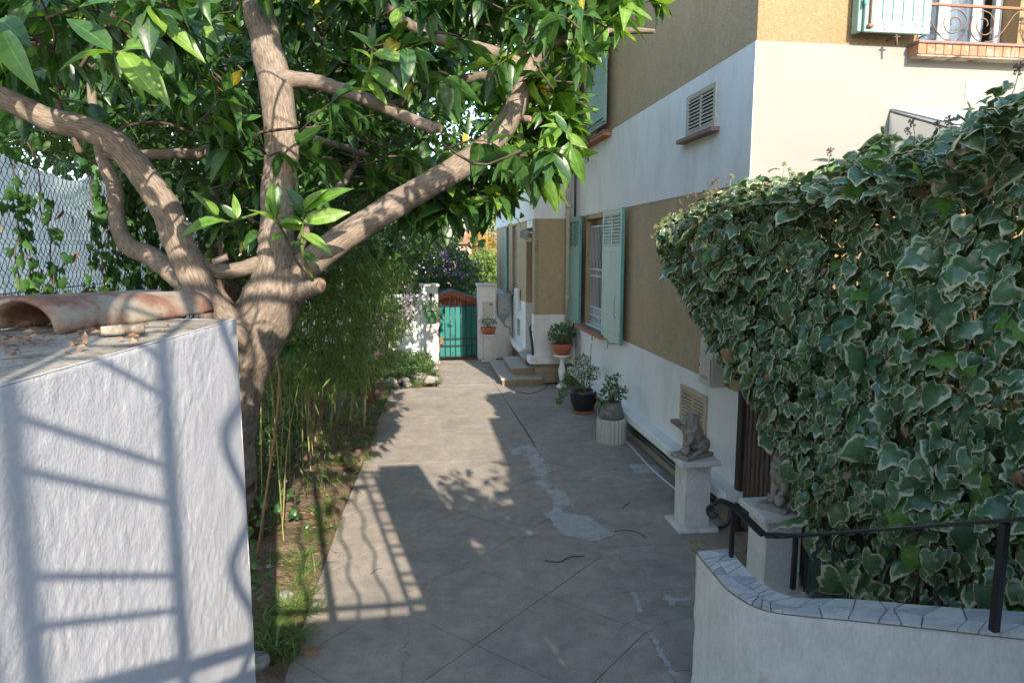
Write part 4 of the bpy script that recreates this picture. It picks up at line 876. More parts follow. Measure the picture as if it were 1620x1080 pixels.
# straggly plant in black glazed pot
def straggly(p, z, r):
    soil_disc(p, r * .85, z - .03); stems(p, z - .03, 16, .55, .28, 'brown_cane', .006)
    link('stake', MB().tube([(.10, -.02, z - .05), (.12, -.02, z + .85)], .006, 5).mesh('stake', 'twig'), p, world=False)
    b = MB(); b.tube([(.02 + .2 * math.cos(a), -.05, z + .30 + .2 * math.sin(a)) for a in np.linspace(-.4, 2.6, 14)], .004, 4); link('hoop', b.mesh('hoop', 'brown_cane'), p, world=False)
    cs = [(-.05, 0, .42, .22), (-.22, 0, .28, .16), (-.32, -.05, .16, .12), (.16, 0, .34, .14), (0, .05, .55, .14), (-.38, -.1, .02, .09), (.0, -.05, .22, .18), (-.46, -.15, -.10, .06)]
    for i, (x, y, dz, rr) in enumerate(cs):
        plant_cloud('foliage', p, 'grass' if i % 2 else 'succulent', T_SMALL, int(60 + rr * 1500), (x, y, z + dz), (rr, rr, rr * .8), .038, .1)
potted('potted_plant', 'straggly leafy plant in a black glazed pot by the wall', (2.74, 11.25, .045), [(.13, 0), (.17, .02), (.225, .16), (.235, .27), (.245, .31), (.245, .34), (.215, .34), (.2, .3)], 'blackpot', straggly)
tag(link('saucer', MB().lathe([(.15, 0), (.19, .012), (.195, .043)], n=28).mesh('saucer', 'terracotta'), None, (2.74, 11.25, .0)), 'terracotta saucer under the black glazed pot', 'saucer')
# fluted cylinder with grey vase and money plant
tag(link('fluted_drum', MB().lathe([(.215, 0), (.22, .02), (.22, .34), (.215, .36)], n=44, flute=.07, smooth=False).mesh('fluted_drum', 'fluted'), None, (2.72, 9.42, 0), bevel=.003), 'pale fluted cylinder standing on the driveway under the grey pot', 'plinth')
def money(p, z, r):
    soil_disc(p, r * .85, z - .01); stems(p, z - .02, 10, .26, .15, 'brown_cane', .009)
    for (x, y, dz, rr, n) in ((0, 0, .14, .16, 200), (-.12, 0, .08, .12, 100), (.13, 0, .12, .10, 90), (.0, .02, .28, .10, 80), (.06, 0, .36, .05, 30)): plant_cloud('foliage', p, 'succulent', T_ROUND, n, (x, y, z + dz), (rr, rr, rr), .05, .4)
potted('potted_plant', 'money plant in a mossy grey pot on the fluted cylinder', (2.72, 9.42, .361), [(.17, 0), (.185, .03), (.16, .12), (.135, .2), (.135, .24), (.12, .24)], 'greystone', money)

# ---- lion statue on white pedestal
def capsule(b, p, q, r0, r1, n=10):
    P = np.array([np.array(p) * (1 - t) + np.array(q) * t for t in np.linspace(0, 1, 6)]); d = nvec(np.array(q, float) - np.array(p, float))
    P = np.vstack([[np.array(p) - d * r0 * .7], P, [np.array(q) + d * r1 * .7]]); rr = np.concatenate([[r0 * .5], np.linspace(r0, r1, 6), [r1 * .5]])
    b.tube(P, rr, n)
def ellipsoid(b, c, r, n=14):
    o = len(b.v); m = 9
    for i in range(m + 1):
        th = math.pi * i / m
        for k in range(n):
            a = 2 * math.pi * k / n; b.v.append((c[0] + r[0] * math.sin(th) * math.cos(a), c[1] + r[1] * math.sin(th) * math.sin(a), c[2] - r[2] * math.cos(th)))
    for i in range(m):
        for k in range(n):
            k2 = (k + 1) % n; b.f.append((o + i * n + k, o + i * n + k2, o + (i + 1) * n + k2, o + (i + 1) * n + k)); b.sm.append(True)
def lion_mesh():
    """seated lion facing -x, one forepaw raised on a ball; about 0.43 m tall"""
    b = MB()
    ellipsoid(b, (.085, 0, .115), (.085, .075, .085)); ellipsoid(b, (.03, 0, .20), (.085, .07, .10)); ellipsoid(b, (-.02, 0, .235), (.07, .068, .085))
    for s in (-1, 1):
        ellipsoid(b, (.09, s * .06, .10), (.072, .034, .062)); capsule(b, (.06, s * .07, .06), (-.01, s * .075, .048), .026, .022); ellipsoid(b, (-.03, s * .075, .045), (.032, .022, .018))
    capsule(b, (-.02, .045, .22), (-.035, .05, .08), .032, .022); ellipsoid(b, (-.055, .05, .05), (.034, .024, .02))
    capsule(b, (-.04, -.045, .22), (-.085, -.05, .155), .03, .022); capsule(b, (-.085, -.05, .155), (-.10, -.045, .135), .022, .02); ellipsoid(b, (-.108, -.042, .135), (.028, .024, .02))
    ellipsoid(b, (-.105, -.03, .082), (.040, .040, .045))
    # mane locks
    rr = random.Random(3)
    ellipsoid(b, (-.02, 0, .315), (.070, .072, .085)); ellipsoid(b, (-.02, 0, .25), (.082, .082, .085))
    for k in range(120):
        a = rr.uniform(0, 6.28); z = rr.uniform(.18, .39); x0 = -.02 + .03 * (z < .25)
        if abs(a - math.pi) < .75 and z > .30: continue
        rad = (.074 if z < .33 else .060); p = (x0 + rad * math.cos(a), rad * math.sin(a), z); capsule(b, p, (p[0] * 1.03 + .01, p[1] * 1.04, p[2] - rr.uniform(.025, .045)), .0135, .006, 6)
    # head
    ellipsoid(b, (-.065, 0, .335), (.048, .045, .048)); ellipsoid(b, (-.105, 0, .318), (.032, .028, .022)); ellipsoid(b, (-.125, 0, .328), (.012, .014, .009)); ellipsoid(b, (-.10, 0, .298), (.024, .02, .01))
    for s in (-1, 1):
        ellipsoid(b, (-.10, s * .022, .350), (.014, .012, .009)); ellipsoid(b, (-.05, s * .045, .378), (.014, .010, .016)); ellipsoid(b, (-.118, s * .014, .314), (.013, .012, .011))
    P = spline([(.16, .0, .06), (.17, .06, .05), (.10, .10, .045), (.04, .11, .045)], 12); b.tube(P, .012, 8); ellipsoid(b, (.03, .112, .05), (.022, .016, .014))
    me = b.mesh('body', 'statue'); o = bpy.data.objects.new('tmp', me); COL.objects.link(o)
    rm = o.modifiers.new('r', 'REMESH'); rm.mode = 'VOXEL'; rm.voxel_size = .0045
    sm = o.modifiers.new('s', 'SMOOTH'); sm.iterations = 3
    dg = bpy.context.evaluated_depsgraph_get(); me2 = bpy.data.meshes.new_from_object(o.evaluated_get(dg)); bpy.data.objects.remove(o)
    for v in me2.vertices: v.co += v.normal * (.0022 * mnoise.noise(v.co * 90) + .001 * mnoise.noise(v.co * 220))
    me2.polygons.foreach_set('use_smooth', [True] * len(me2.polygons)); me2.materials.clear(); me2.materials.append(M['statue']); return me2
LION = lion_mesh()
def lion(label, loc, rz):
    t = thing('lion_statue', label, 'statue', loc); t.rotation_euler = (0, 0, rz)
    link('body', LION, t, world=False)
    link('base', MB().box((-.15, -.10, 0), (.18, .12, .034), .003).mesh('base', 'statue'), t, world=False, bevel=.006); return t
pedestal('square white pedestal with flared base beside the villa corner, under the whole lion', (2.69, 6.35, 0), .27, .735, .40, basew=.42)
l1 = lion('weathered seated stone lion on the pedestal at the villa corner', (2.66, 6.33, .736), R(25)); l1.scale = (1.12, 1.12, 1.12)
pedestal('square white pedestal behind the curved wall, half hidden by ivy', (2.82, 4.98, 0), .30, .735, .42, basew=.44)
l2 = lion('stone lion half hidden under hanging ivy leaves', (2.86, 4.95, .736), R(35)); l2.scale = (1.12, 1.12, 1.12)
# old bowl at the foot of the second pedestal
tag(link('stone_trough', MB().lathe([(.10, 0), (.14, .05), (.16, .18), (.15, .2), (.13, .19), (.11, .08)], n=20).mesh('stone_trough', 'greystone'), None, (3.0, 4.45, 0)), 'round grey stone planter bowl at the foot of the ivy', 'planter')

# ================================================================== SIDE GATE, REED FENCE behind the ivy
sg = thing('side_gate', 'dark slatted side gate under the ivy next to the villa corner', 'gate', (3.15, 5.6, 0))
for k in range(13):
    y = 5.08 + k * .085; link('slat', MB().box((3.12, y, .06), (3.145, y + .05, 1.75 + .01 * (k % 3))).mesh('slat', 'brownwood'), sg, bevel=.003)
link('frame', MB().box((3.147, 5.05, .25), (3.19, 6.2, .34)).box((3.147, 5.05, 1.4), (3.19, 6.2, 1.49)).mesh('frame', 'darkwood'), sg)
tag(link('gate_post', MB().box((-.06, -.05, 0), (.06, .05, 1.95)).mesh('gate_post', 'darkwood'), None, (3.14, 6.19, 0), bevel=.005), 'tall dark wooden gate post against the villa corner', 'post')
tag(link('gate_post', MB().box((-.05, -.05, 0), (.05, .05, 1.95)).mesh('gate_post', 'darkwood'), None, (3.17, 5.0, 0), bevel=.005), 'dark wooden gate post behind the half-hidden lion', 'post')
tag(link('dark_board', MB().box((-.01, -.55, 0), (.01, .55, 1.9)).mesh('dark_board', 'darkwood'), None, (3.24, 5.62, 0)), 'dark boarding behind the slats of the side gate', 'board')
rf = thing('reed_fence', 'green reed screen fence half buried under the ivy', 'fence', (3.0, 3.0, 0))
b = MB()
for k in range(520):
    y = 1.3 + k * .007; x = 3.08 + .006 * random.uniform(-1, 1); b.tube([(x, y, 0), (x + random.uniform(-.004, .004), y + random.uniform(-.006, .006), 1.78 + random.uniform(-.06, .05))], .0036, 3, cap=False)
link('reeds', b.mesh('reeds', 'reed'), rf, kind='stuff')
link('wire', MB().bar((3.072, 1.3, .4), (3.072, 4.95, .4), .004).bar((3.072, 1.3, 1.2), (3.072, 4.95, 1.2), .004).mesh('wire', 'iron'), rf)

# ================================================================== CURVED STAIR WALL with marble top and handrail
fe = [np.array(G(x, y, z)) for x, y, z in ((1102, 873, .90), (1128, 905, .88), (1158, 936, .86), (1215, 964, .86), (1330, 977, .95), (1450, 989, 1.08), (1620, 1008, 1.30))]
fe.append(fe[-1] + (fe[-1] - fe[-2]) * 1.6)
fe = spline(fe, 50)
be = []
ctrl_b = [np.array(G(x, y, z)) for x, y, z in ((1150, 868, .90), (1175, 893, .88), (1203, 925, .86), (1245, 950, .86), (1340, 958, .95), (1460, 970, 1.08), (1620, 988, 1.30))]
ctrl_b.append(ctrl_b[-1] + (ctrl_b[-1] - ctrl_b[-2]) * 1.6)
be = spline(ctrl_b, 50)
for i in range(50):   # keep a believable thickness
    d = be[i] - fe[i]; d[2] = 0; l = np.linalg.norm(d[:2]); be[i] = fe[i] + d / l * max(l, .24); be[i][2] = fe[i][2]
cw = thing('curved_wall', 'curved stained white stair wall topped with crazy marble', 'wall', (float(fe[10][0]), float(fe[10][1]), 0))
V = []; nz = 40; n = len(fe)
loop = list(fe) + list(be[::-1]); c2 = np.mean(loop, axis=0)
F = []
dense = []
for i in range(len(loop)):
    p, q = loop[i], loop[(i + 1) % len(loop)]; m = max(1, int(np.linalg.norm(q - p) / .02))
    for k in range(m): dense.append(p + (q - p) * k / m)
for j in range(nz + 1):
    for i, p in enumerate(dense):
        z = (p[2] - .012) * j / nz; q = nvec(dense[(i + 1) % len(dense)] - dense[i - 1]); k = .008 * mnoise.noise(Vector((p[0] * 6, p[1] * 6, z * 6))) + .004 * mnoise.noise(Vector((p[0] * 22, p[1] * 22, z * 22))) - (.006 if j == nz else 0)
        V.append((p[0] + q[1] * k, p[1] - q[0] * k, z))
nd = len(dense)
F = [(j * nd + i, j * nd + (i + 1) % nd, (j + 1) * nd + (i + 1) % nd, (j + 1) * nd + i) for j in range(nz) for i in range(nd)]
me = fillmesh('body', np.array(V), np.array(F), 'railwall'); bm = bmesh.new(); bm.from_mesh(me); bmesh.ops.recalc_face_normals(bm, faces=bm.faces); bm.to_mesh(me); bm.free(); link('body', me, cw)
tv = []; tf = []
for i in range(50): tv += [tuple(fe[i] - [0, 0, .012]), tuple(be[i] - [0, 0, .012])]
tf = [(2 * i, 2 * i + 2, 2 * i + 3, 2 * i + 1) for i in range(49)]
link('mortar_bed', MB().add(tv, tf).mesh('mortar_bed', 'grout'), cw)
def strip_top(u, v):
    t = u * 48.999; i = int(t); f = t - i; a = fe[i] * (1 - f) + fe[i + 1] * f; b_ = be[i] * (1 - f) + be[i + 1] * f; return a * (1 - (v * .94 + .02)) + b_ * (v * .94 + .02)
crazy(strip_top, 19, 2, 0, 'marble', cw, 'marble_piece', jit=.44, gap=.003, thick=.005)
hr = thing('handrail', 'black iron handrail with flat top bar and curled end on the curved wall', 'handrail', (float(fe[20][0]), float(fe[20][1]), .8))
top_pts = [D(1128, 800, 4.32), D(1136, 793, 4.3), D(1160, 803, 4.22), D(1187, 828, 4.08), D(1208, 848, 3.98), D(1260, 849, 3.92), D(1420, 838, 3.28), D(1590, 826, 2.66), D(1700, 818, 2.35), D(1900, 805, 2.0)]
tp = spline(top_pts[:5], 16); tp2 = spline(top_pts[4:], 20)
def flatbar(P, w=.052, t=.017):
    b = MB(); P = np.asarray(P); o = 0; vs = []; fs = []
    for i, p in enumerate(P):
        d = nvec((P[min(i + 1, len(P) - 1)] - P[max(i - 1, 0)]) * [1, 1, 0]); s = np.array([d[1], -d[0], 0]) * w / 2; u = np.array([0, 0, t])
        vs += [p - s, p + s, p + s + u, p - s + u]
    for i in range(len(P) - 1):
        for k in range(4): fs.append((i * 4 + k, i * 4 + (k + 1) % 4, i * 4 + 4 + (k + 1) % 4, i * 4 + 4 + k))
    fs += [(3, 2, 1, 0), tuple(len(P) * 4 - 4 + k for k in range(4))]; b.add(vs, fs, True); me = b.mesh('rail', 'iron')
    bm = bmesh.new(); bm.from_mesh(me); bmesh.ops.recalc_face_normals(bm, faces=bm.faces); bm.to_mesh(me); bm.free(); return me
for P in (tp, tp2):
    r_ = link('rail', flatbar(P), hr, bevel=.003); r_.data.polygons.foreach_set('use_smooth', [False] * len(r_.data.polygons))
e0 = np.array(top_pts[0]); ax = nvec((e0 - top_pts[2]) * [1, 1, 0]); b = MB()
curl = [e0 + np.array([0, 0, -.042]) + (.042 * (1 - .55 * t)) * (ax * math.sin(t * 7.5) + np.array([0, 0, 1]) * math.cos(t * 7.5)) for t in np.linspace(0, 1, 26)]
b.tube(curl, .008, 6, flat=1.6); link('scroll', b.mesh('scroll', 'iron'), hr)
for (px_, py_, pz, tx, ty, td, w_) in ((1157, 898, 0, 1160, 803, 4.22, .024), (1258, 958, 0, 1259, 849, 3.92, .026), (1577, 998, 0, 1590, 826, 2.66, .03)):
    t_ = D(tx, ty, td); i0 = int(np.argmin([np.linalg.norm((fe[k] * .5 + be[k] * .5 - t_)[:2]) for k in range(50)])); zb = fe[i0][2] - .01
    b = MB(); b.box((t_[0] - w_ / 2, t_[1] - w_ / 2, zb), (t_[0] + w_ / 2, t_[1] + w_ / 2, t_[2])); link('post', b.mesh('post', 'iron'), hr, bevel=.002)

# ================================================================== RENDERED BLOCK at left with the roof tile
far = D(374, 504, 2.2); near = G(0, 609, far[2]); dirb = nvec((far - near) * [1, 1, 0]); nrm = np.array([dirb[1], -dirb[0], 0])
ZT = float(far[2]); L0 = 2.6; start = far - dirb * L0; thick = .55
blk = thing('rendered_wall', 'thick rough white rendered wall end with flat mortar top at left', 'wall', (float(far[0]), float(far[1]), 0))
def relief(p, s=1.0):
    return s * .45 * (.004 * mnoise.noise(Vector((p[0] * 7, p[1] * 7, p[2] * 7))) + .0055 * max(0, mnoise.noise(Vector((p[0] * 19, p[1] * 19, p[2] * 17 + 3))) - .15) + .003 * mnoise.noise(Vector((p[0] * 60, p[1] * 45, p[2] * 38))) * (1 if mnoise.noise(Vector((p[0] * 3, p[1] * 3, p[2] * 3 + 8))) > -.05 else .25))
def grid_face(name, o, u, v, w, h, nu, nv, nn, mat, par, amp=1.0):
    V = []; F = []
    for j in range(nv + 1):
        for i in range(nu + 1):
            p = np.array(o) + np.array(u) * w * i / nu + np.array(v) * h * j / nv
            e = min(i, nu - i, j, nv - j); k = relief(p, amp) if e > 0 else relief(p, amp) * .5 - .003
            V.append(p + np.array(nn) * k)
    F = [(j * (nu + 1) + i, j * (nu + 1) + i + 1, (j + 1) * (nu + 1) + i + 1, (j + 1) * (nu + 1) + i) for j in range(nv) for i in range(nu)]
    return link(name, fillmesh(name, np.array(V), np.array(F), mat), par)
zz = np.array([0, 0, 1.0])
face_len = 1.5
grid_face('face', far - dirb * face_len - zz * 1.45, dirb, zz, face_len, 1.45, 210, 200, nrm, 'stucco', blk)
grid_face('end_face', far - zz * 1.45, -nrm, zz, thick, 1.45, 40, 80, dirb, 'stucco', blk)
def plank_box(p0, du, dv, lu, lv, z0, z1):
    a = np.array(p0); c = [a, a + du * lu, a + du * lu + dv * lv, a + dv * lv]
    return [(q[0], q[1], z) for z in (z0, z1) for q in c], [(3, 2, 1, 0), (4, 5, 6, 7), (0, 1, 5, 4), (1, 2, 6, 5), (2, 3, 7, 6), (3, 0, 4, 7)]
ins = -nrm * .012 - dirb * .012
b = MB(); b.add(*plank_box(far + ins - dirb * 0, -dirb, -nrm, L0, thick - .03, 0, ZT - .012)); link('core', b.mesh('core', 'stucco'), blk)
grid_face('mortar_top', far + zz * .0 - dirb * 1.6 + nrm * .0, dirb, -nrm, 1.6, thick, 120, 50, zz, 'mortar', blk, 1.1)
def canal_tile(name, label, a, c, w0, w1, zoff, roll=0.0):
    """barrel roof tile from a (near) to c (far)"""
    a = np.array(a); c = np.array(c); d = nvec(c - a); s = nvec(np.cross(d, zz)); u = np.cross(s, d); o = MB(); n = 18; m = 12; ctr = (a + c) / 2; vs = []; fs = []
    for lay, rr in ((0, 1.0), (1, .86)):
        for j in range(m + 1):
            t = j / m; w = w0 * (1 - t) + w1 * t; p = a * (1 - t) + c * t
            for i in range(n + 1):
                th = math.pi * (-.04 + 1.08 * i / n) + roll; k = 1 + .02 * mnoise.noise(Vector((i * .4, j * .3, 2)))
                vs.append(p - ctr + (s * math.cos(th) * w * rr * k + u * (math.sin(th) * w * .62 * rr * k)))
    nn_ = (n + 1) * (m + 1)
    for j in range(m):
        for i in range(n):
            q = [j * (n + 1) + i, j * (n + 1) + i + 1, (j + 1) * (n + 1) + i + 1, (j + 1) * (n + 1) + i]; fs.append(tuple(q)); fs.append(tuple(x + nn_ for x in q[::-1]))
    for i in range(n):
        for j in (0, m): x = j * (n + 1) + i; fs.append((x, x + nn_, x + 1 + nn_, x + 1) if j == 0 else (x, x + 1, x + 1 + nn_, x + nn_))
    for j in range(m):
        for i in (0, n): x = j * (n + 1) + i; fs.append((x, x + n + 1, x + n + 1 + nn_, x + nn_))
    o.add(vs, fs, True); me = o.mesh(name, 'clay'); bm = bmesh.new(); bm.from_mesh(me); bmesh.ops.recalc_face_normals(bm, faces=bm.faces); bm.to_mesh(me); bm.free()
    t_ = link(name, me, None, tuple(ctr)); return tag(t_, label, 'roof tile')
ta = G(97, 522, ZT + .012); tb = G(340, 490, ZT + .012); tdir = nvec(tb - ta); tl_ = np.cross(zz, tdir)
canal_tile('roof_tile', 'weathered red and lichen-grey barrel tile lying on top of the white wall', ta + tl_ * .135, tb + tl_ * .105, .135, .105, 0)
canal_tile('roof_tile', 'second barrel tile further back, mostly hidden on the wall top', ta + tl_ * .36 + tdir * .1, tb + tl_ * .31 + tdir * .08, .12, .1, 0)
b = MB(); q0 = G(160, 523, ZT + .02); q1 = G(229, 520, ZT + .02); b.tube(spline([q0, (q0 + q1) / 2, q1], 8), .0125, 12, bumps=.2); me = b.mesh('clay_pipe_piece', 'mortar'); o = anchored(link('clay_pipe_piece', me), tuple((q0 + q1) / 2)); tag(o, 'short broken clay pipe stub lying in front of the tile', 'clay pipe')
def litter(name, label, pts_fn, n, mat='dry', size=(.02, .05), z=0.0, cat='leaf litter', T=T_SMALL):
    pos = np.array([pts_fn() for _ in range(n)]); d = RNG.normal(size=(n, 3)); d[:, 2] *= .25; rot = frames(d, np.array([0, 0, 1.0]) + RNG.normal(size=(n, 3)) * .35)
    o = link(name, cloudmesh(name, T, pos, rot, RNG.uniform(size[0], size[1], n), mat), kind='stuff'); return tag(o, label, cat)
def wall_top_pt():
    t = random.uniform(.25, 1.25); s = random.gauss(.28, .07) if random.random() < .7 else random.uniform(.04, .5)
    p = far - dirb * t - nrm * s; return (p[0], p[1], ZT + .012)
litter('twig_debris', 'dry twigs and crumbled leaves on the wall top beside the tile', wall_top_pt, 420, size=(.008, .035))

# ================================================================== LANDING GRILLE behind the viewer (its shadow falls on the driveway)
Y0 = -1.2; GB, GT = 3.09, 4.86
lg = thing('entrance_grille', 'ornamental iron grille at the head of the steps behind the viewer', 'grille', (.5, Y0, GB))
def gbar(nm, p, q, w): link(nm, MB().bar(p, q, w).mesh(nm, 'iron'), lg)
for x, w in ((-.22, .016), (-.06, .019), (.50, .05), (1.10, .03), (1.24, .034), (1.31, .036)): gbar('upright', (x, Y0, GB), (x, Y0, GT), w)
for x in (.07, .30, .70, .93): link('wavy_bar', MB().tube([(x + .026 * math.sin((z - 1.9) * 15), Y0, z) for z in np.linspace(GB, GT, 50)], .014, 6).mesh('wavy_bar', 'iron'), lg)
for z in (GB, GB + .10, GT - .10, GT): gbar('crossbar', (-.24, Y0, z), (1.31, Y0, z), .034)
for z0 in (3.22, 3.45, 3.74, 4.02, 4.31, 4.60):
    for z in (z0, z0 - .095):
        for (a, c) in ((-.22, -.06), (1.10, 1.24)): gbar('rung', (a, Y0, z), (c, Y0, z), .014 if a < 0 else .026)
wallbox('retaining_wall', 'white retaining wall behind the viewer under the entrance grille', 'wall', 'white', (-.9, -6.5, 0), (1.95, Y0 + .06, 3.04))
wallbox('gate_pier', 'white entrance pier right of the grille behind the viewer', 'pillar', 'white', (1.34, Y0 - .4, 3.041), (1.86, Y0 + .03, 4.96))
wallbox('gate_pier', 'white entrance pier left of the grille behind the viewer', 'pillar', 'white', (-1.2, Y0 - .4, 3.041), (-.245, Y0 + .03, 4.96))
wallbox('unseen_shade_block', 'unseen plain rendered block added behind the viewer to shade the ivy and driveway', 'house', 'cream', (3.45, -9, 0), (11, -1.2, 6.15))  # added out of view to throw shade over the ivy and driveway
nb = thing('unseen_shade_shrub', 'unseen dense shrub added behind the viewer to shade the driveway', 'shrub', (2.6, -1.3, 0)); cen = np.c_[RNG.uniform(1.9, 3.6, 700), RNG.uniform(-2.0, -1.2, 700), RNG.uniform(.3, 4.95, 700)]  # out of view, outline shaped to throw leafy shade on the driveway
prof = np.interp(cen[:, 0], [1.85, 2.2, 2.5, 2.7, 2.9, 3.5], [4.95, 4.75, 4.45, 4.35, 5.0, 6.2]); cen = cen[cen[:, 2] < prof - .1]; m = len(cen) * 14
pos = np.repeat(cen, 14, 0) + RNG.normal(size=(m, 3)) * .1; link('crown', cloudmesh('crown', T_LEAF[0], pos, frames(rand_unit(m), rand_unit(m)), RNG.uniform(.12, .2, m), 'leaf_bg'), nb, kind='stuff')  # crown of the unseen shade shrub
link('trunk', MB().tube([(2.6, -1.3, 0), (2.7, -1.3, 3.5)], [.12, .05], 10).mesh('trunk', 'bark_dark'), nb)  # trunk of the unseen shade shrub
# ================================================================== IVY HEDGE
def interp(x, xs, ys): return float(np.interp(x, xs, ys))
def ivy_hedge():
    h = thing('ivy_hedge', 'large variegated ivy mass over the fence on the right of the driveway', 'ivy hedge', (2.9, 4, 0))
    ylo = ([1.2, 4.35, 4.6, 4.9, 5.2, 5.5, 6.0, 6.5, 6.8, 7.1], [.25, .35, .62, .95, 1.25, 1.65, 1.85, 2.2, 2.5, 2.8])
    yhi = ([1.2, 2.5, 3.4, 4.2, 5.2, 6.1, 6.6, 6.9, 7.1], [3.75, 3.56, 3.42, 3.38, 3.33, 3.30, 3.18, 3.05, 2.9])
    def xface(y, z):
        b_ = interp(y, [1.2, 2.6, 4, 5, 6, 6.7, 7.1], [2.72, 2.68, 2.66, 2.56, 2.45, 2.36, 2.60])
        zl = interp(y, *ylo); zh = interp(y, *yhi); t = (z - zl) / max(.3, zh - zl)
        b_ += .26 * max(0, .45 - t) / .45 + .22 * max(0, t - .78) / .22
        return b_ + .13 * mnoise.noise(Vector((y * 1.7, z * 1.9, 4))) + .06 * mnoise.noise(Vector((y * 4.4, z * 4.6, 1)))
    P = []; Nn = []; S = []
    def face_leaf(depth):
        y = random.uniform(1.25, 7.05); zl = interp(y, *ylo) + .10 * mnoise.noise(Vector((y * 5, 0, 7))); zh = interp(y, *yhi) + .17 * mnoise.noise(Vector((y * 3.3, 2, 7)))
        z = random.uniform(zl, zh); x = xface(y, z) + depth
        return (x, y, z)
    n_face = 8600
    for k in range(n_face):
        dpt = abs(random.gauss(0, .13)) if k % 3 else random.uniform(0, .5)
        x, y, z = face_leaf(dpt)
        # thinner low on the near part, where the reeds show
        if z < 1.15 and y < 4.6 and random.random() < .45 + .35 * (mnoise.noise(Vector((y * 2.2, z * 2.2, 12))) > 0): continue
        P.append((x, y, z)); Nn.append((-1, -.12, .55)); S.append(random.uniform(.055, .118) * (1.0 if z > 1.2 else 1.1))
    for k in range(3600):
        y = random.uniform(1.25, 7.0); zh = interp(y, *yhi); x = random.uniform(2.5, 3.45); z = zh + .20 * mnoise.noise(Vector((x * 3, y * 3, 2))) - random.uniform(0, .22) - .25 * max(0, 2.75 - x) - max(0, x - 3.25) * .5
        if y > 6.1 and x > 3.0: continue
        P.append((x, y, z)); Nn.append((-.35, -.25, 1)); S.append(random.uniform(.05, .10))
    P = np.array(P); Nn = np.array(Nn) + RNG.normal(size=(len(P), 3)) * .60; S = np.array(S) * np.exp(RNG.normal(size=len(S)) * .22)
    d = np.array([-.35, -.1, -1.0]) + RNG.normal(size=(len(P), 3)) * np.array([.35, .5, .35])
    top = np.arange(len(P)) >= len(P) - 3500; d[top] = RNG.normal(size=(top.sum(), 3)) * [.8, .8, .25] + [-.4, -.2, -.15]
    # leaves are attached at the origin of the template: shift so centre sits at the point
    rot = frames(d, Nn)
    # the leaves that show largest become separate pieces
    rel = P - CAM; fd = rel @ FW; px_ = S / fd; px_[(rel @ RT) / fd > .76] = 0
    front = np.array([P[i][0] < xface(P[i][1], P[i][2]) + .07 for i in range(len(P))]); px_[~front] *= .3
    order = np.argsort(-px_); big = order[:300]; rest = order[300:]
    var = []
    for i in range(10): var.append(cloudmesh('leaf', T_IVY[i % 6], np.zeros((1, 3)), np.eye(3)[None], np.ones(1), 'ivy_green' if i == 7 else 'ivy', rnd=np.array([(i + .5) / 10])))
    leafobjs(h, 'leaf', var, P[big], rot[big], S[big] * 1.25, (2.9, 4, 0))
    # remaining foliage by template and colour
    rest = RNG.permutation(rest); parts = np.array_split(rest, 6)
    vs = []; 
    for i, idx in enumerate(parts): link('foliage', cloudmesh('foliage', T_IVY[i], P[idx], rot[idx], S[idx], 'ivy'), h, kind='stuff')
    idx = rest[5::60]; link('dead_leaves', cloudmesh('dead_leaves', T_IVY[2], P[idx] - [.02, 0, 0], rot[idx], S[idx] * .8, 'dry'), h, kind='stuff')
    idx = rest[::60]; link('fresh_leaves', cloudmesh('fresh_leaves', T_IVY[1], P[idx] - [.03, 0, 0], rot[idx], S[idx] * .9, 'ivy_green'), h, kind='stuff')
    # stems and branches
    b = MB()
    for k in range(150):
        y = random.uniform(1.4, 6.6); zl = interp(y, *ylo); z0 = zl - random.uniform(-.3, .15); x = xface(y, max(z0, zl)) + random.uniform(.02, .3)
        pts = [(x + random.uniform(-.05, .1), y, max(.02, z0))]
        for j in range(5): q = pts[-1]; pts.append((q[0] + random.uniform(-.08, .08), q[1] + random.uniform(-.16, .16), q[2] + random.uniform(.08, .3)))
        b.tube(spline(pts, 14), np.linspace(random.uniform(.004, .011), .003, 14), 5)
    link('stem', b.mesh('stem', 'twig'), h, kind='stuff')
    b = MB()
    for k in range(26):
        y = random.uniform(1.4, 5.0); pts = [(3.15 + random.uniform(-.1, .1), y, 0)]
        for j in range(6): q = pts[-1]; pts.append((q[0] + random.uniform(-.12, .08), q[1] + random.uniform(-.22, .25), q[2] + random.uniform(.35, .6)))
        b.tube(spline(pts, 22), np.linspace(random.uniform(.014, .028), .006, 22), 6, bumps=.15)
    link('trunk', b.mesh('trunk', 'bark_dark'), h, kind='stuff')
    # dark inner mass of dead leaves
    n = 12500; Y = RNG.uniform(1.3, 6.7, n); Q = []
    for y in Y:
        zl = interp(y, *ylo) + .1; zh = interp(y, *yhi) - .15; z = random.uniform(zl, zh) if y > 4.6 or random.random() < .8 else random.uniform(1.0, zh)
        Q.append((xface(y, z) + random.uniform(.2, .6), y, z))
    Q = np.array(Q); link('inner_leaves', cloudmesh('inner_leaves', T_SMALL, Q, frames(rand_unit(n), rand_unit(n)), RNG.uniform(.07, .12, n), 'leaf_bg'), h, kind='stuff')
    # round seed heads on stalks
    ico = bmesh.new(); bmesh.ops.create_icosphere(ico, subdivisions=1, radius=.004); me0 = bpy.data.meshes.new('b'); ico.to_mesh(me0); bv = np.array([v.co[:] for v in me0.vertices]); bf = [tuple(p.vertices) for p in me0.polygons]
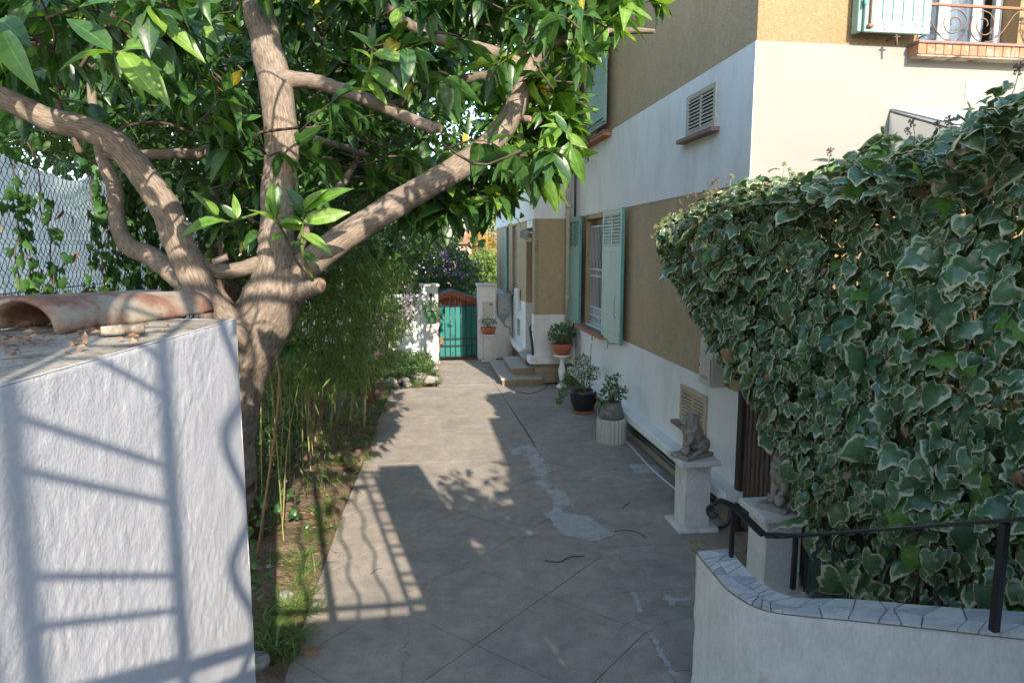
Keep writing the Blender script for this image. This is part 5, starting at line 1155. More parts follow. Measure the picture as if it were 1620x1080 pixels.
    def umbel(mat):
        b = MB(); u = [nvec(np.array([random.gauss(0, 1), random.gauss(0, 1), random.gauss(.35, 1)])) for _ in range(26)]
        for q in u: b.tube([(0, 0, 0), tuple(q * .022)], .0012, 3, cap=False); b.add(bv + q * .024, bf, True)
        b.tube([(0, 0, 0), (.006, 0, -.08), (.0, .01, -.17)], .0022, 4); return b.mesh('flower_head', mat)
    um = [umbel('umbel'), umbel('umbel'), umbel('umbel_brown')]
    for k in range(190):
        if k < 60: x, y, z = G(1000, 400, 1)[0], 0, 0
        y = random.uniform(5.2, 7.0) if k % 2 else random.uniform(2.2, 6.6)
        if k % 3 == 0: zh = interp(y, *yhi); x = random.uniform(2.5, 3.1); z = zh + random.uniform(-.03, .07); m = um[2] if y < 4.6 or random.random() < .3 else um[0]
        else:
            zl = interp(y, *ylo); zh = interp(y, *yhi); z = zh - abs(random.gauss(.15, .35)); z = max(z, zl + .1); x = xface(y, z) - .05; m = um[k % 2]
        o = link('flower_head', m, h, (x, y, z), (random.uniform(-.5, .5), random.uniform(-.9, .1) if k % 3 else random.uniform(-.4, .4), 0)); s = random.uniform(.7, 1.15); o.scale = (s, s, s)
ivy_hedge()

# ================================================================== MAIN TREE traced branch by branch
def brp(pts, n, dflt=None):
    """(px, py, width px, distance) rows -> centreline points and radii"""
    C_ = []; 
    for (x, y, w, d) in pts: p = D(x, y, d); C_.append([*p, w * .5 * d / FPX])
    S_ = spline(C_, n); return S_[:, :3], np.maximum(S_[:, 3], .003)
tree = thing('fruit_tree', 'broad-leaved tree with smooth grey-brown forking trunks leaning over the white wall', 'tree', (-1.33, 3.45, 0))
base_rows = [(340, 780, 118, 3.42), (352, 690, 100, 3.36), (376, 600, 84, 3.28), (402, 530, 92, 3.2), (428, 474, 88, 3.15), (437, 420, 62, 3.12), (438, 360, 52, 3.1), (440, 300, 50, 3.1), (446, 240, 53, 3.1), (442, 180, 52, 3.1), (432, 120, 50, 3.12), (418, 55, 47, 3.15), (402, -20, 45, 3.2), (385, -120, 40, 3.25), (372, -260, 32, 3.3)]
P_, r_ = brp(base_rows, 90)
P_ = np.vstack([[[-1.36, 3.5, -.05], [-1.36, 3.5, .6]], P_]); r_ = np.concatenate([[.24, .20], r_])
b = MB(); b.tube(spline(np.c_[P_, r_], 130)[:, :3], spline(np.c_[P_, r_], 130)[:, 3], 26, bumps=.10); link('trunk', b.mesh('trunk', 'bark'), tree)
BR = [
 [(400, 520, 66, 3.2), (440, 478, 70, 3.17), (468, 436, 52, 3.15), (528, 388, 44, 3.15), (600, 340, 43, 3.2), (665, 300, 41, 3.3), (730, 262, 41, 3.4), (780, 225, 38, 3.5), (815, 170, 35, 3.6), (830, 120, 34, 3.65), (848, 75, 34, 3.7), (845, 30, 26, 3.72), (838, -40, 24, 3.75), (830, -150, 18, 3.8)],
 [(396, 540, 50, 3.14), (372, 520, 52, 3.06), (335, 486, 50, 2.98), (306, 432, 48, 2.92), (282, 382, 46, 2.88), (262, 330, 45, 2.84), (230, 282, 43, 2.8), (190, 234, 41, 2.76), (140, 205, 39, 2.72), (80, 190, 37, 2.68), (20, 162, 35, 2.64), (-70, 122, 32, 2.6), (-200, 60, 26, 2.55)],
 [(425, 412, 30, 3.12), (408, 418, 27, 3.1), (370, 428, 24, 3.04), (335, 428, 26, 2.98), (300, 415, 32, 2.92)],
 [(446, 128, 40, 3.12), (466, 127, 27, 3.12), (500, 130, 23, 3.1), (550, 146, 21, 3.08), (600, 166, 20, 3.06), (650, 189, 19, 3.04), (687, 202, 17, 3.0)],
 [(850, 92, 24, 3.7), (872, 72, 18, 3.66), (915, 57, 15, 3.6), (960, 52, 13, 3.55), (1005, 49, 10, 3.5), (1036, 50, 7, 3.46)],
 [(832, 112, 24, 3.64), (812, 98, 22, 3.6), (770, 80, 20, 3.5), (700, 64, 19, 3.4), (645, 38, 17, 3.3), (605, 6, 15, 3.2), (565, -50, 13, 3.1), (520, -120, 9, 3.0)],
 [(826, 128, 24, 3.66), (800, 121, 20, 3.72), (745, 125, 18, 3.85), (700, 138, 16, 4.0), (655, 157, 15, 4.15), (610, 166, 13, 4.3), (560, 150, 9, 4.5)],
 [(856, 82, 18, 3.68), (858, 50, 12, 3.66), (852, 15, 11, 3.64), (858, -40, 9, 3.6)],
 [(462, 462, 40, 3.14), (484, 458, 30, 3.08), (500, 452, 27, 3.04)],
 [(450, 470, 30, 3.2), (470, 400, 16, 3.4), (500, 335, 15, 3.5), (535, 300, 13, 3.6), (560, 262, 10, 3.8), (575, 235, 7, 3.9)],
 [(440, 210, 12, 3.1), (480, 215, 10, 3.3), (540, 232, 12, 3.6), (590, 250, 9, 3.9)],
 [(345, 440, 9, 3.0), (352, 462, 9, 3.05), (370, 486, 10, 3.1)],
]
for k, rows in enumerate(BR):
    P_, r_ = brp(rows, 14 * len(rows)); b = MB(); b.tube(P_, r_, 18 if rows[0][2] > 35 else 12, bumps=.09); link('branch', b.mesh('branch', 'bark'), tree)
for (x, y, d, rr, dx, dy) in ((690, 203, 3.0, .023, 1, .1), (503, 451, 3.04, .036, 1, .15), (833, 188, 3.55, .018, 1, .2), (345, 412, 2.9, .016, -1, .6), (312, 455, 2.9, .014, 1, -.4)):
    p = D(x, y, d); a = RT * dx - UP * dy - FW * .45; a = nvec(a); b = MB(); b.tube([p - a * .04, p + a * .02], [rr, rr * .92], 12, bumps=.1); link('stub', b.mesh('stub', 'bark'), tree)
    b = MB(); b.tube([p + a * .0205, p + a * .023], [rr * .8, rr * .75], 12); link('cut_face', b.mesh('cut_face', 'cutwood'), tree)
# foliage: twigs with whorls of leaves
def twig_cluster(Pc, size, n, mat_sel, spread=.16, stem_to=None):
    """returns leaf positions, directions, normals for one drooping twig end"""
    a = rand_unit(1)[0]; a[2] = abs(a[2]) * .4 - .15; a = nvec(a); out = []
    for k in range(n):
        t = random.random() ** .7; p = Pc + a * t * spread; ang = random.uniform(0, 2 * math.pi); s = nvec(np.cross(a, [0, 0, 1])); u = np.cross(s, a)
        d = a * random.uniform(.2, .9) + (s * math.cos(ang) + u * math.sin(ang)) * random.uniform(.5, 1.0) + np.array([0, 0, -.42])
        nn_ = np.array([0, 0, 1.0]) + a * .3 + RNG.normal(size=3) * .3; out.append((p, d, nn_, size * random.uniform(.65, 1.2)))
    return out, (Pc - a * spread * .6, Pc + a * spread)
def leaves_from(cl):
    P = np.array([c[0] for c in cl]); d = np.array([c[1] for c in cl]); n = np.array([c[2] for c in cl]); S = np.array([c[3] for c in cl]); return P, frames(d, n), S
def pick(poly, box):
    while True:
        x, y = random.uniform(box[0], box[2]), random.uniform(box[1], box[3])
        if inpoly(x, y, poly): return x, y
CAN = [(-140, -200), (1010, -200), (1000, 10), (985, 55), (935, 80), (890, 115), (868, 180), (862, 240), (838, 285), (800, 283), (770, 262), (735, 298), (700, 322), (640, 305), (560, 305), (520, 310), (470, 310), (395, 320), (330, 225), (230, 190), (60, 175), (-140, 150)]
cl = []; tw = []
def region(n, poly, d0, d1, size, per=(9, 15), avoid=None):
    xs = [p[0] for p in poly]; ys = [p[1] for p in poly]
    for _ in range(n):
        x, y = pick(poly, (min(xs), min(ys), max(xs), max(ys)))
        if avoid and any(inpoly(x, y, a) and random.random() < pr for a, pr in avoid): continue
        d = random.uniform(d0, d1); o, st = twig_cluster(D(x, y, d), size, random.randint(*per), None); cl.extend(o); tw.append(st)
SKYGAP = [(600, 150), (770, 130), (800, 190), (740, 260), (640, 250)]
TRUNKWIN = [(395, 60), (480, 60), (480, 430), (395, 430)]
BRWIN = [(470, 430), (480, 380), (600, 310), (740, 230), (800, 180), (840, 190), (800, 250), (740, 300), (610, 375), (500, 440)]
LWIN = [(-50, 100), (60, 130), (200, 190), (300, 300), (330, 450), (250, 450), (200, 300), (-50, 200)]
AV = [(SKYGAP, .7), (TRUNKWIN, .55), (BRWIN, .85), ([(800, 30), (885, 40), (872, 200), (785, 245), (775, 180)], .85)]
region(330, CAN, 3.7, 5.6, .165, avoid=[(SKYGAP, .6)])
region(150, CAN, 2.9, 3.7, .155, avoid=AV + [([(440, 100), (700, 100), (700, 215), (440, 160)], .85)])
region(120, [(560, -150), (1020, -150), (1000, 35), (960, 72), (915, 92), (890, 75), (700, 40), (560, 30)], 3.4, 4.2, .14, avoid=[([(790, 20), (890, 20), (880, 130), (800, 130)], .85), ([(600, -20), (830, 80), (830, 125), (600, 30)], .6)])
region(60, [(840, 140), (888, 130), (878, 230), (850, 288), (805, 280), (800, 262), (845, 200), (855, 150)], 3.6, 4.2, .16)
region(45, [(600, 310), (760, 280), (790, 300), (750, 335), (700, 350), (650, 340)], 3.6, 4.6, .18)
region(40, [(-60, -60), (380, -60), (360, 90), (250, 100), (-60, 60)], 2.0, 2.8, .135)
region(26, [(360, 180), (410, 180), (415, 420), (360, 330)], 3.25, 3.9, .12)
region(26, [(470, 170), (600, 200), (600, 300), (480, 330)], 3.4, 4.2, .13)
region(60, [(-100, -700), (1000, -700), (1000, -200), (-100, -200)], 2.6, 5.0, .13)
# unseen crown sprays added toward the sun to dapple the trunks
sv = -np.array(sdir)
for _ in range(230):
    tg = np.array([random.uniform(-1.9, .35), random.uniform(2.6, 3.4), random.uniform(2.2, 4.2)]); c = tg + sv * random.uniform(.8, 3.2)
    rel = c - CAM; bl = c - sv * 0
    if c[2] < 3.35 or (rel @ FW > -.2 and (rel @ UP) < .66 * max(rel @ FW, .1) + .12): continue
    o, st = twig_cluster(c, .125, random.randint(8, 12), None); cl.extend(o); tw.append(st)
# low dappling sprays just left of the viewer path, above the frame
P, rot, S = leaves_from(cl)
nL = len(P); rel = P - CAM; fd = rel @ FW; vis = (fd > .5) & (np.abs((rel @ RT) / np.maximum(fd, .01)) < .76) & (np.abs((rel @ UP) / np.maximum(fd, .01)) < .52)
key = np.where(vis, S / np.maximum(fd, .3), 0); order = np.argsort(-key); big = order[:270]; rest = order[270:]
litcol = np.array([((D(880, 200, 3.8) - P[i]) ** 2).sum() < .35 or P[i][0] > .78 for i in range(nL)])  # leaves on the sunlit right side, half of them coloured brighter as lit
var = variants('leaf', T_LEAF, ['leaf'] * 8 + ['leaf_young_lit'], 9)
leafobjs(tree, 'leaf', var, P[big], rot[big], S[big], (-1.33, 3.45, 0))
for i in range(6):
    idx = rest[i::6]; y_ = litcol[idx] & (RNG.random(len(idx)) < .5); 
    link('foliage', cloudmesh('foliage', T_LEAF[i], P[idx[~y_]], rot[idx[~y_]], S[idx[~y_]], 'leaf'), tree, kind='stuff')
    if y_.sum(): link('lit_tone_foliage', cloudmesh('lit_tone_foliage', T_LEAF[i], P[idx[y_]], rot[idx[y_]], S[idx[y_]], 'leaf_young_lit'), tree, kind='stuff')
b = MB()
for (p, q) in tw: m = (p + q) / 2 + RNG.normal(size=3) * .02; b.tube(spline([p + [0, 0, -.02], m, q], 5), [.006, .005, .004, .003, .002], 4)
# thin connecting twigs in the crown
for _ in range(170):
    i = random.randrange(len(tw)); p = tw[i][0]; j = min(range(0, len(tw), 3), key=lambda q: np.linalg.norm(tw[q][0] - p) if q != i else 9); q = tw[j][0]
    if np.linalg.norm(q - p) < 1.0: b.tube(spline([p, (p + q) / 2 + RNG.normal(size=3) * .06, q], 6), .006, 4)
link('twigs', b.mesh('twigs', 'bark_dark'), tree, kind='stuff')
# bright shoots near the viewer
def shoot(rows, leaves, wpx=5, mat='stem'):
    P_, r_ = brp([(x, y, wpx, d) for x, y, d in rows], 16); link('shoot', MB().tube(P_, r_, 6).mesh('shoot', mat), tree)
    pos = []; d_ = []; n_ = []; s_ = []
    for (x0, y0, x1, y1, dd) in leaves:
        a = D(x0, y0, dd); c = D(x1, y1, dd - .04 + random.uniform(-.06, .03)); pos.append(a); d_.append(c - a); s_.append(np.linalg.norm(c - a)); n_.append(-FW * .8 + UP * random.uniform(.2, .9) + RT * random.uniform(-.5, .5))
    leafobjs(tree, 'leaf', variants('leaf', [T_LEAF[1], T_LEAF[0], T_LEAF[4]], ['leaf_young_lit', 'leaf', 'leaf_young_lit'], 4), np.array(pos), frames(np.array(d_), np.array(n_)), np.array(s_), (-1.33, 3.45, 0))
shoot([(495, 442, 3.0), (480, 405, 2.9), (478, 370, 2.85), (482, 330, 2.8)], [(482, 335, 535, 285, 2.8), (482, 340, 455, 290, 2.8), (480, 350, 545, 335, 2.8), (479, 372, 523, 388, 2.85), (479, 362, 445, 352, 2.85), (480, 345, 462, 320, 2.8), (478, 385, 450, 380, 2.9), (481, 332, 500, 296, 2.8), (478, 352, 440, 335, 2.8), (482, 400, 500, 412, 2.9)])
shoot([(493, 440, 3.0), (470, 415, 2.9), (452, 375, 2.82), (436, 345, 2.75)], [(436, 345, 418, 292, 2.75), (436, 345, 440, 288, 2.75), (440, 352, 402, 322, 2.75), (442, 356, 470, 340, 2.78), (452, 372, 428, 372, 2.8), (458, 390, 478, 382, 2.8)], 4, 'twig')
shoot([(412, 336, 2.9), (380, 346, 2.8), (350, 348, 2.7), (305, 303, 2.6)], [(352, 350, 276, 358, 2.66), (372, 346, 350, 320, 2.7), (375, 346, 375, 306, 2.7), (345, 340, 330, 315, 2.65)])
shoot([(175, 85, 1.9), (200, 80, 1.95), (250, 60, 2.1), (265, 45, 2.15)], [(178, 84, 88, 78, 1.86), (178, 82, 102, 14, 1.86), (190, 82, 232, 136, 1.9), (205, 90, 262, 140, 1.92), (195, 76, 235, 62, 1.9), (240, 62, 270, 115, 2.0), (215, 70, 262, 35, 1.95), (262, 45, 318, 78, 2.1), (200, 85, 215, 145, 1.93)])
shoot([(-30, 20, 1.8), (0, 40, 1.8), (20, 60, 1.8)], [(5, 50, 28, 118, 1.75), (0, 30, 38, 60, 1.8), (8, 48, -20, 100, 1.8)])
shoot([(572, 150, 3.0), (585, 110, 2.95), (590, 75, 2.9)], [(590, 80, 560, 40, 2.9), (590, 80, 588, 36, 2.9), (590, 85, 640, 88, 2.9), (588, 95, 568, 70, 2.9), (585, 110, 640, 140, 2.95), (584, 115, 560, 100, 2.95), (580, 128, 612, 158, 2.97), (590, 78, 606, 45, 2.9)])
shoot([(880, 190, 3.3), (900, 215, 3.2), (905, 230, 3.15)], [(905, 232, 922, 288, 3.1), (903, 228, 868, 262, 3.15), (895, 212, 925, 232, 3.2), (890, 205, 862, 190, 3.2), (900, 225, 890, 290, 3.15), (895, 210, 880, 176, 3.2), (885, 200, 850, 215, 3.25)])

# ================================================================== OTHER PLANTS ON THE LEFT
def bush(name, label, cat, mat, T, n, boxes_, size, loc, trunk=None, bark='bark_dark', droop=.2, group=None, kinds='foliage', up=0.0, nvert=.6):
    """crown of leaf clumps inside a set of ellipsoids (cx, cy, cz, rx, ry, rz)"""
    t = thing(name, label, cat, loc, group)
    vol = np.array([e[3] * e[4] * e[5] for e in boxes_]) ** (2 / 3); vol /= vol.sum(); per = 14; nc = n // per; pos = []
    for e, w in zip(boxes_, vol):
        k = max(1, int(nc * w)); u = rand_unit(k); r = RNG.uniform(.45, 1.0, k) ** .5; c = u * r[:, None] * np.array(e[3:6]) + np.array(e[:3])
        cc = np.repeat(c, per, 0) + RNG.normal(size=(k * per, 3)) * size * 1.35; pos.append(cc)
    pos = np.vstack(pos); m = len(pos); d = rand_unit(m) + np.array([0, 0, -droop + up]); nn_ = rand_unit(m) * nvert + np.array([0, -.25, 1.0])
    link('crown', cloudmesh('crown', T, pos, frames(d, nn_), RNG.uniform(.6, 1.25, m) * size, mat), t, kind='stuff')
    if trunk:
        for rows in trunk: b = MB(); S_ = spline([list(r) for r in rows], 10 * len(rows)); b.tube(S_[:, :3], S_[:, 3], 12, bumps=.1); link('trunk', b.mesh('trunk', bark), t)
    return t
# rear trunks of a second tree with dark crown
def px_rows(rows): return [[*D(x, y, d), w * .5 * d / FPX] for x, y, w, d in rows]
def bgpoly(n, poly, d0, d1, sz):
    """random points inside a seen region at given distances"""
    xs = [p[0] for p in poly]; ys = [p[1] for p in poly]; out = []
    for _ in range(n): x, y = pick(poly, (min(xs), min(ys), max(xs), max(ys))); out.append(D(x, y, random.uniform(d0, d1)))
    return np.array(out)
def clump_mesh(name, cen, per, spread, T, size, mat, droop=.25):
    pos = np.repeat(cen, per, 0) + RNG.normal(size=(len(cen) * per, 3)) * spread; m = len(pos)
    return cloudmesh(name, T, pos, frames(rand_unit(m) + [0, 0, -droop], rand_unit(m) * .7 + [0, -.2, 1.0]), RNG.uniform(.6, 1.25, m) * size, mat)
t2 = thing('leaning_tree', 'slender dark tree with several bare stems in front of the pale windbreak fence', 'tree', (-1.9, 4.2, 0))
rows2 = [[(300, 455, 38, 3.3), (285, 440, 37, 3.4), (240, 406, 32, 3.55), (202, 388, 28, 3.65), (186, 350, 25, 3.75), (182, 300, 24, 3.8), (165, 255, 22, 3.85), (150, 190, 15, 3.9), (143, 120, 12, 3.9), (138, 40, 10, 3.9), (134, -40, 8, 3.9)],
         [(165, 248, 16, 3.85), (215, 245, 15, 3.9), (280, 243, 16, 4.0), (322, 240, 16, 4.1), (348, 208, 15, 4.2), (368, 160, 13, 4.3), (362, 110, 11, 4.4), (330, 70, 9, 4.5)],
         [(368, 150, 10, 4.3), (340, 120, 9, 4.4), (290, 95, 7, 4.5)], [(322, 240, 12, 4.1), (375, 250, 8, 4.2)], [(182, 208, 4, 3.7), (215, 196, 5, 3.7), (262, 196, 5, 3.8), (308, 212, 5, 3.9)],
         [(96, -20, 9, 4.3), (92, 60, 10, 4.3), (88, 130, 11, 4.3), (96, 180, 11, 4.3)], [(70, 40, 8, 4.6), (74, 110, 8, 4.6), (72, 165, 9, 4.6)], [(118, 215, 10, 4.2), (126, 240, 10, 4.2), (112, 180, 8, 4.2)], [(340, 300, 10, 5), (355, 420, 14, 5)]]
for rows in rows2:
    S_ = spline(px_rows(rows), 10 * len(rows)); b = MB(); b.tube(S_[:, :3], S_[:, 3], 12, bumps=.12); link('stem', b.mesh('stem', 'bark' if rows[0][2] > 12 else 'bark_dark'), t2)
S_ = spline([[*D(300, 455, 3.3), .055], [-1.75, 3.5, 1.6, .07], [-1.9, 3.9, .8, .08], [-1.95, 4.1, 0, .1]], 24); link('trunk', MB().tube(S_[:, :3], S_[:, 3], 12, bumps=.1).mesh('trunk', 'bark'), t2)
BG1 = [(-160, -160), (640, -160), (640, 330), (420, 330), (330, 380), (250, 330), (180, 262), (140, 262), (60, 240), (-160, 228)]
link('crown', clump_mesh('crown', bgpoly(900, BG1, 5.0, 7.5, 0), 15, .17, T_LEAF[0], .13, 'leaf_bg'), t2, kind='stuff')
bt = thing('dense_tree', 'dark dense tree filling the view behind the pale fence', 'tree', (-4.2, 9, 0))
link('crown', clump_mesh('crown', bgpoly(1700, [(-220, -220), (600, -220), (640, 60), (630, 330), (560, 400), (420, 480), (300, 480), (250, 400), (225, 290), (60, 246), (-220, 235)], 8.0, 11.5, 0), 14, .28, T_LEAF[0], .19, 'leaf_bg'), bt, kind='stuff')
S_ = spline([[-4.2, 9, 0, .22], [-4.1, 9, 1.8, .18], [-3.9, 9.2, 3.6, .14], [-3.6, 9.5, 5.5, .08]], 30); link('trunk', MB().tube(S_[:, :3], S_[:, 3], 12, bumps=.1).mesh('trunk', 'bark_dark'), bt)
mt = thing('mossy_tree', 'thick ivy-clad trunk standing in deep shade behind the forked tree', 'tree', (-2.9, 6.2, 0))
S_ = spline(px_rows([(352, 520, 70, 6.2), (345, 440, 66, 6.2), (352, 360, 58, 6.3), (372, 290, 40, 6.5)]), 30); S_ = np.vstack([[S_[0][0], S_[0][1], 0, .26], S_]); link('trunk', MB().tube(S_[:, :3], S_[:, 3], 14, bumps=.12).mesh('trunk', 'bark_dark'), mt)
link('crown', clump_mesh('crown', bgpoly(150, [(280, 300), (470, 260), (560, 330), (520, 420), (400, 480), (300, 480), (250, 440)], 5.6, 8.0, 0), 14, .16, T_LEAF[0], .11, 'leaf_bg'), mt, kind='stuff')
tt = thing('tall_tree', 'tall green tree over the lilac bush, blue sky showing through its crown', 'tree', (-1.6, 16, 0))
link('crown', clump_mesh('crown', bgpoly(620, [(560, -200), (900, -200), (880, 120), (820, 240), (760, 330), (720, 345), (560, 380), (540, 200)], 9.0, 15.0, 0), 14, .30, T_LEAF[0], .21, 'leaf'), tt, kind='stuff')
S_ = spline([[-1.6, 16, 0, .16], [-1.5, 16, 2.2, .13], [-1.0, 15.5, 4.2, .10], [-.4, 15, 6.2, .05]], 30); link('trunk', MB().tube(S_[:, :3], S_[:, 3], 12, bumps=.1).mesh('trunk', 'bark_dark'), tt)
S_ = spline([[-1.25, 15.6, 3.6, .07], [-.2, 14.8, 4.6, .05], [.8, 13.9, 5.6, .03]], 20); link('branch', MB().tube(S_[:, :3], S_[:, 3], 8, bumps=.1).mesh('branch', 'bark_dark'), tt)
# chain link fence with pale windbreak cloth behind
fl_ = thing('chain_link_fence', 'green chain link fence with pale blue windbreak cloth hung behind it at left', 'fence', (-2.35, 4.5, 0))
XFn = -2.3; b = MB(); ztop = lambda y: 3.52 - .02 * (y - 4)
step = .055
for sgn in (1, -1):
    for k in range(-70, 190):
        pts = []; 
        y0 = 2.0 + k * step * 1.0
        for j in range(0, 45):
            z = 1.5 + j * .0425; y = y0 + sgn * (z - 1.5) * .78 + (.006 if j % 2 else -.006)
            if 2.0 < y < 7.9 and z < ztop(y): pts.append((XFn + (.006 if (j + (sgn > 0)) % 2 else -.004), y, z))
            elif len(pts) > 1: break
        if len(pts) > 1: b.tube(pts, .0022, 3, cap=False, smooth=False)
link('wire_netting', b.mesh('wire_netting', 'meshwire'), fl_, kind='stuff')
b = MB()
for z in (1.6, 2.55, 3.36): b.bar((XFn + .012, 2.0, z), (XFn + .012, 7.9, z), .005)
link('line_wire', b.mesh('line_wire', 'meshwire'), fl_)
for y in (2.1, 3.95, 5.9, 7.85): link('post', MB().tube([(XFn + .035, y, 0), (XFn + .035, y - .02, 3.45)], .026, 10).mesh('post', 'meshwire'), fl_)
ny, nz = 240, 46; V = []
for j in range(nz + 1):
    for i in range(ny + 1):
        y = 1.9 + 6.1 * i / ny; zt = 3.42 + .09 * math.sin(y * 2.3) + .05 * mnoise.noise(Vector((y * 3, 0, 0))) - .07 * (y - 4) * (y > 4); z = 1.2 + (zt - 1.2) * j / nz
        V.append((XFn - .06 + .03 * mnoise.noise(Vector((y * 2.2, z * 2.5, 3))) + .018 * math.sin((y * 9 + z * 5)) + .012 * mnoise.noise(Vector((y * 9, z * 12, 3))), y, z))
F = [(j * (ny + 1) + i, j * (ny + 1) + i + 1, (j + 1) * (ny + 1) + i + 1, (j + 1) * (ny + 1) + i) for j in range(nz) for i in range(ny)]
link('windbreak_cloth', fillmesh('windbreak_cloth', np.array(V), np.array(F), 'canvas'), fl_)
iv = thing('climbing_ivy', 'plain green ivy with reddish dead leaves trailing over the chain link fence', 'ivy', (XFn + .03, 4, 1.5)); P = []; S = []; st = MB()
for k in range(44):
    y = random.uniform(2.9, 6.6); z = random.uniform(1.9, 2.6); pts = [(XFn + .03, y, z)]; hd = random.uniform(-.6, .6)
    for j in range(random.randint(5, 10)): q = pts[-1]; hd += random.uniform(-.5, .5); pts.append((XFn + .03 + random.uniform(-.01, .04), q[1] + .12 * math.sin(hd), min(3.5, q[2] + .13 * math.cos(hd) + .02)))
    st.tube(spline(pts, 20), .004, 4); 
    for q in spline(pts, 18):
        for _ in range(random.randint(0, 3)): P.append((q[0] + .03, q[1] + random.gauss(0, .05), q[2] + random.gauss(0, .05))); S.append(random.uniform(.04, .085))
P = np.array(P); m = len(P); link('foliage', cloudmesh('foliage', T_IVY[1], P, frames(RNG.normal(size=(m, 3)) * [.2, .6, .5] + [0, 0, -.9], np.array([1, -.3, .5]) + RNG.normal(size=(m, 3)) * .4), np.array(S), 'ivyplain'), iv, kind='stuff')
link('stem', st.mesh('stem', 'twig'), iv, kind='stuff')
n = 46; P = np.c_[np.full(n, XFn + .05), RNG.uniform(2.9, 6.5, n), RNG.uniform(2.1, 3.2, n)]; link('dead_leaves', cloudmesh('dead_leaves', T_LEAF[1], P, frames(RNG.normal(size=(n, 3)) * [.2, .3, .2] + [0, 0, -1], np.array([1, 0, .2]) + RNG.normal(size=(n, 3)) * .5), RNG.uniform(.06, .11, n), 'dry'), iv, kind='stuff')
# bamboo thicket
bb = thing('bamboo_clump', 'feathery bamboo thicket drooping over the left edge of the driveway', 'bamboo', (-1.6, 9.5, 0))
BPOLY = [(385, 400), (470, 360), (560, 380), (640, 400), (652, 440), (640, 500), (612, 560), (580, 600), (520, 600), (440, 600), (390, 560)]
cen = bgpoly(900, BPOLY, 6.8, 12.5, 0); cen = cen[cen[:, 0] < -.55 + .0 * cen[:, 1]]
def strands(cen, per, mat, name, par, size, T=T_BLADE, spread=.10, droop=1.1):
    P = []; Dn = []
    for c in cen:
        a = random.uniform(0, 6.28); ax_ = np.array([math.cos(a) * .6, math.sin(a) * .6, -.5])
        for k in range(per): P.append(c + ax_ * k / per * .3 + RNG.normal(size=3) * spread * .5); Dn.append(ax_ * 1.1 + RNG.normal(size=3) * .8 + [0, 0, -droop * .25])
    P = np.array(P); m = len(P); link(name, cloudmesh(name, T, P, frames(np.array(Dn), rand_unit(m) * .6 + [0, -.2, 1]), RNG.uniform(.6, 1.3, m) * size, mat), par, kind='stuff')
strands(cen, 26, 'bamboo', 'foliage', bb, .14)
low = np.c_[RNG.uniform(-2.4, -.92, 300), RNG.uniform(6.6, 12.8, 300), RNG.uniform(.1, 1.7, 300)]; low = low[low[:, 0] < -.95]; strands(low, 14, 'bamboo', 'foliage', bb, .12)
for k in range(80):
    cb = MB()
    x = random.uniform(-2.6, -1.3); y = random.uniform(6.2, 11.5); h_ = random.uniform(1.3, 3.2); l1_, l2_ = random.uniform(-.15, .25), random.uniform(-.2, .1)
    cb.tube(spline([(x, y, 0), (x + l1_ * .4, y + l2_ * .4, h_ * .6), (x + l1_, y + l2_, h_)], 7), np.linspace(.010, .004, 7) * random.uniform(.6, 1.1), 5, cap=False)
    link('cane', cb.mesh('cane', 'cane'), bb)
for (x0, y0, x1, y1, d, w, m) in ((490, 716, 505, 528, 7.2, 7, 'brown_cane'), (500, 712, 518, 600, 7.1, 8, 'brown_cane'), (432, 690, 436, 500, 6.6, 6, 'cane'), (447, 700, 455, 540, 7.0, 4, 'cane'), (520, 690, 535, 585, 8.2, 6, 'cane'), (528, 680, 562, 570, 8.0, 4, 'cane'), (554, 672, 556, 600, 9.0, 5, 'cane'), (576, 680, 580, 590, 8.6, 5, 'cane'), (486, 700, 502, 580, 7.4, 5, 'brown_cane')):
    p = G(x0, y0, 0); dd = float((p - CAM) @ FW); q = D(x1, y1, dd + .1); q2 = q + (q - p) * .5; b = MB(); S_ = spline([p, p * .4 + q * .6 + RNG.normal(size=3) * .015, q, q2], 12); b.tube(S_, np.linspace(w, w * .6, 12) * .5 * dd / FPX, 8)
    for t in (.2, .38, .55, .75): c_ = S_[int(t * 11)]; b.tube([c_ - [0, 0, .006], c_ + [0, 0, .006]], w * .62 * dd / FPX, 8)
    link('cane', b.mesh('cane', m), bb)
# shrubs with pale flowers in front of the garden wall
fb = thing('flowering_bush', 'drooping bush with pale pink-white blossom beside the garden wall', 'bush', (-1.15, 13, 0))
cen = bgpoly(260, [(560, 395), (640, 395), (655, 440), (655, 500), (625, 540), (600, 590), (560, 570)], 11.5, 14.5, 0); strands(cen, 24, 'bamboo', 'crown', fb, .16)
pk = bgpoly(46, [(640, 450), (662, 470), (660, 505), (640, 500)], 11.2, 12.5, 0); pk = np.vstack([pk, bgpoly(40, [(585, 500), (610, 500), (605, 570), (580, 570)], 10.2, 11, 0)]); link('blossom', clump_mesh('blossom', pk, 9, .05, T_SMALL, .035, 'leaf_pink'), fb, kind='stuff')
for rows in ([[-1.0, 12.4, -.05, .13], [-.93, 12.5, .5, .11], [-.82, 12.7, 1.0, .10], [-.75, 12.9, 1.7, .07]], [[-1.28, 12.9, -.05, .13], [-1.28, 13.0, .6, .12], [-1.2, 13.1, 1.5, .09]], [[-.95, 14.6, 0, .13], [-.86, 14.7, .6, .12], [-.72, 14.8, 1.3, .10], [-.85, 14.9, 2.6, .07]]):
    S_ = spline(rows, 20); link('trunk', MB().tube(S_[:, :3], S_[:, 3], 12, bumps=.15).mesh('trunk', 'bark_red'), fb)
sap = thing('sapling', 'small bright green sapling growing in the bare soil strip', 'sapling', (*G(448, 765, 0)[:2], 0)); c_ = G(448, 765, 0)
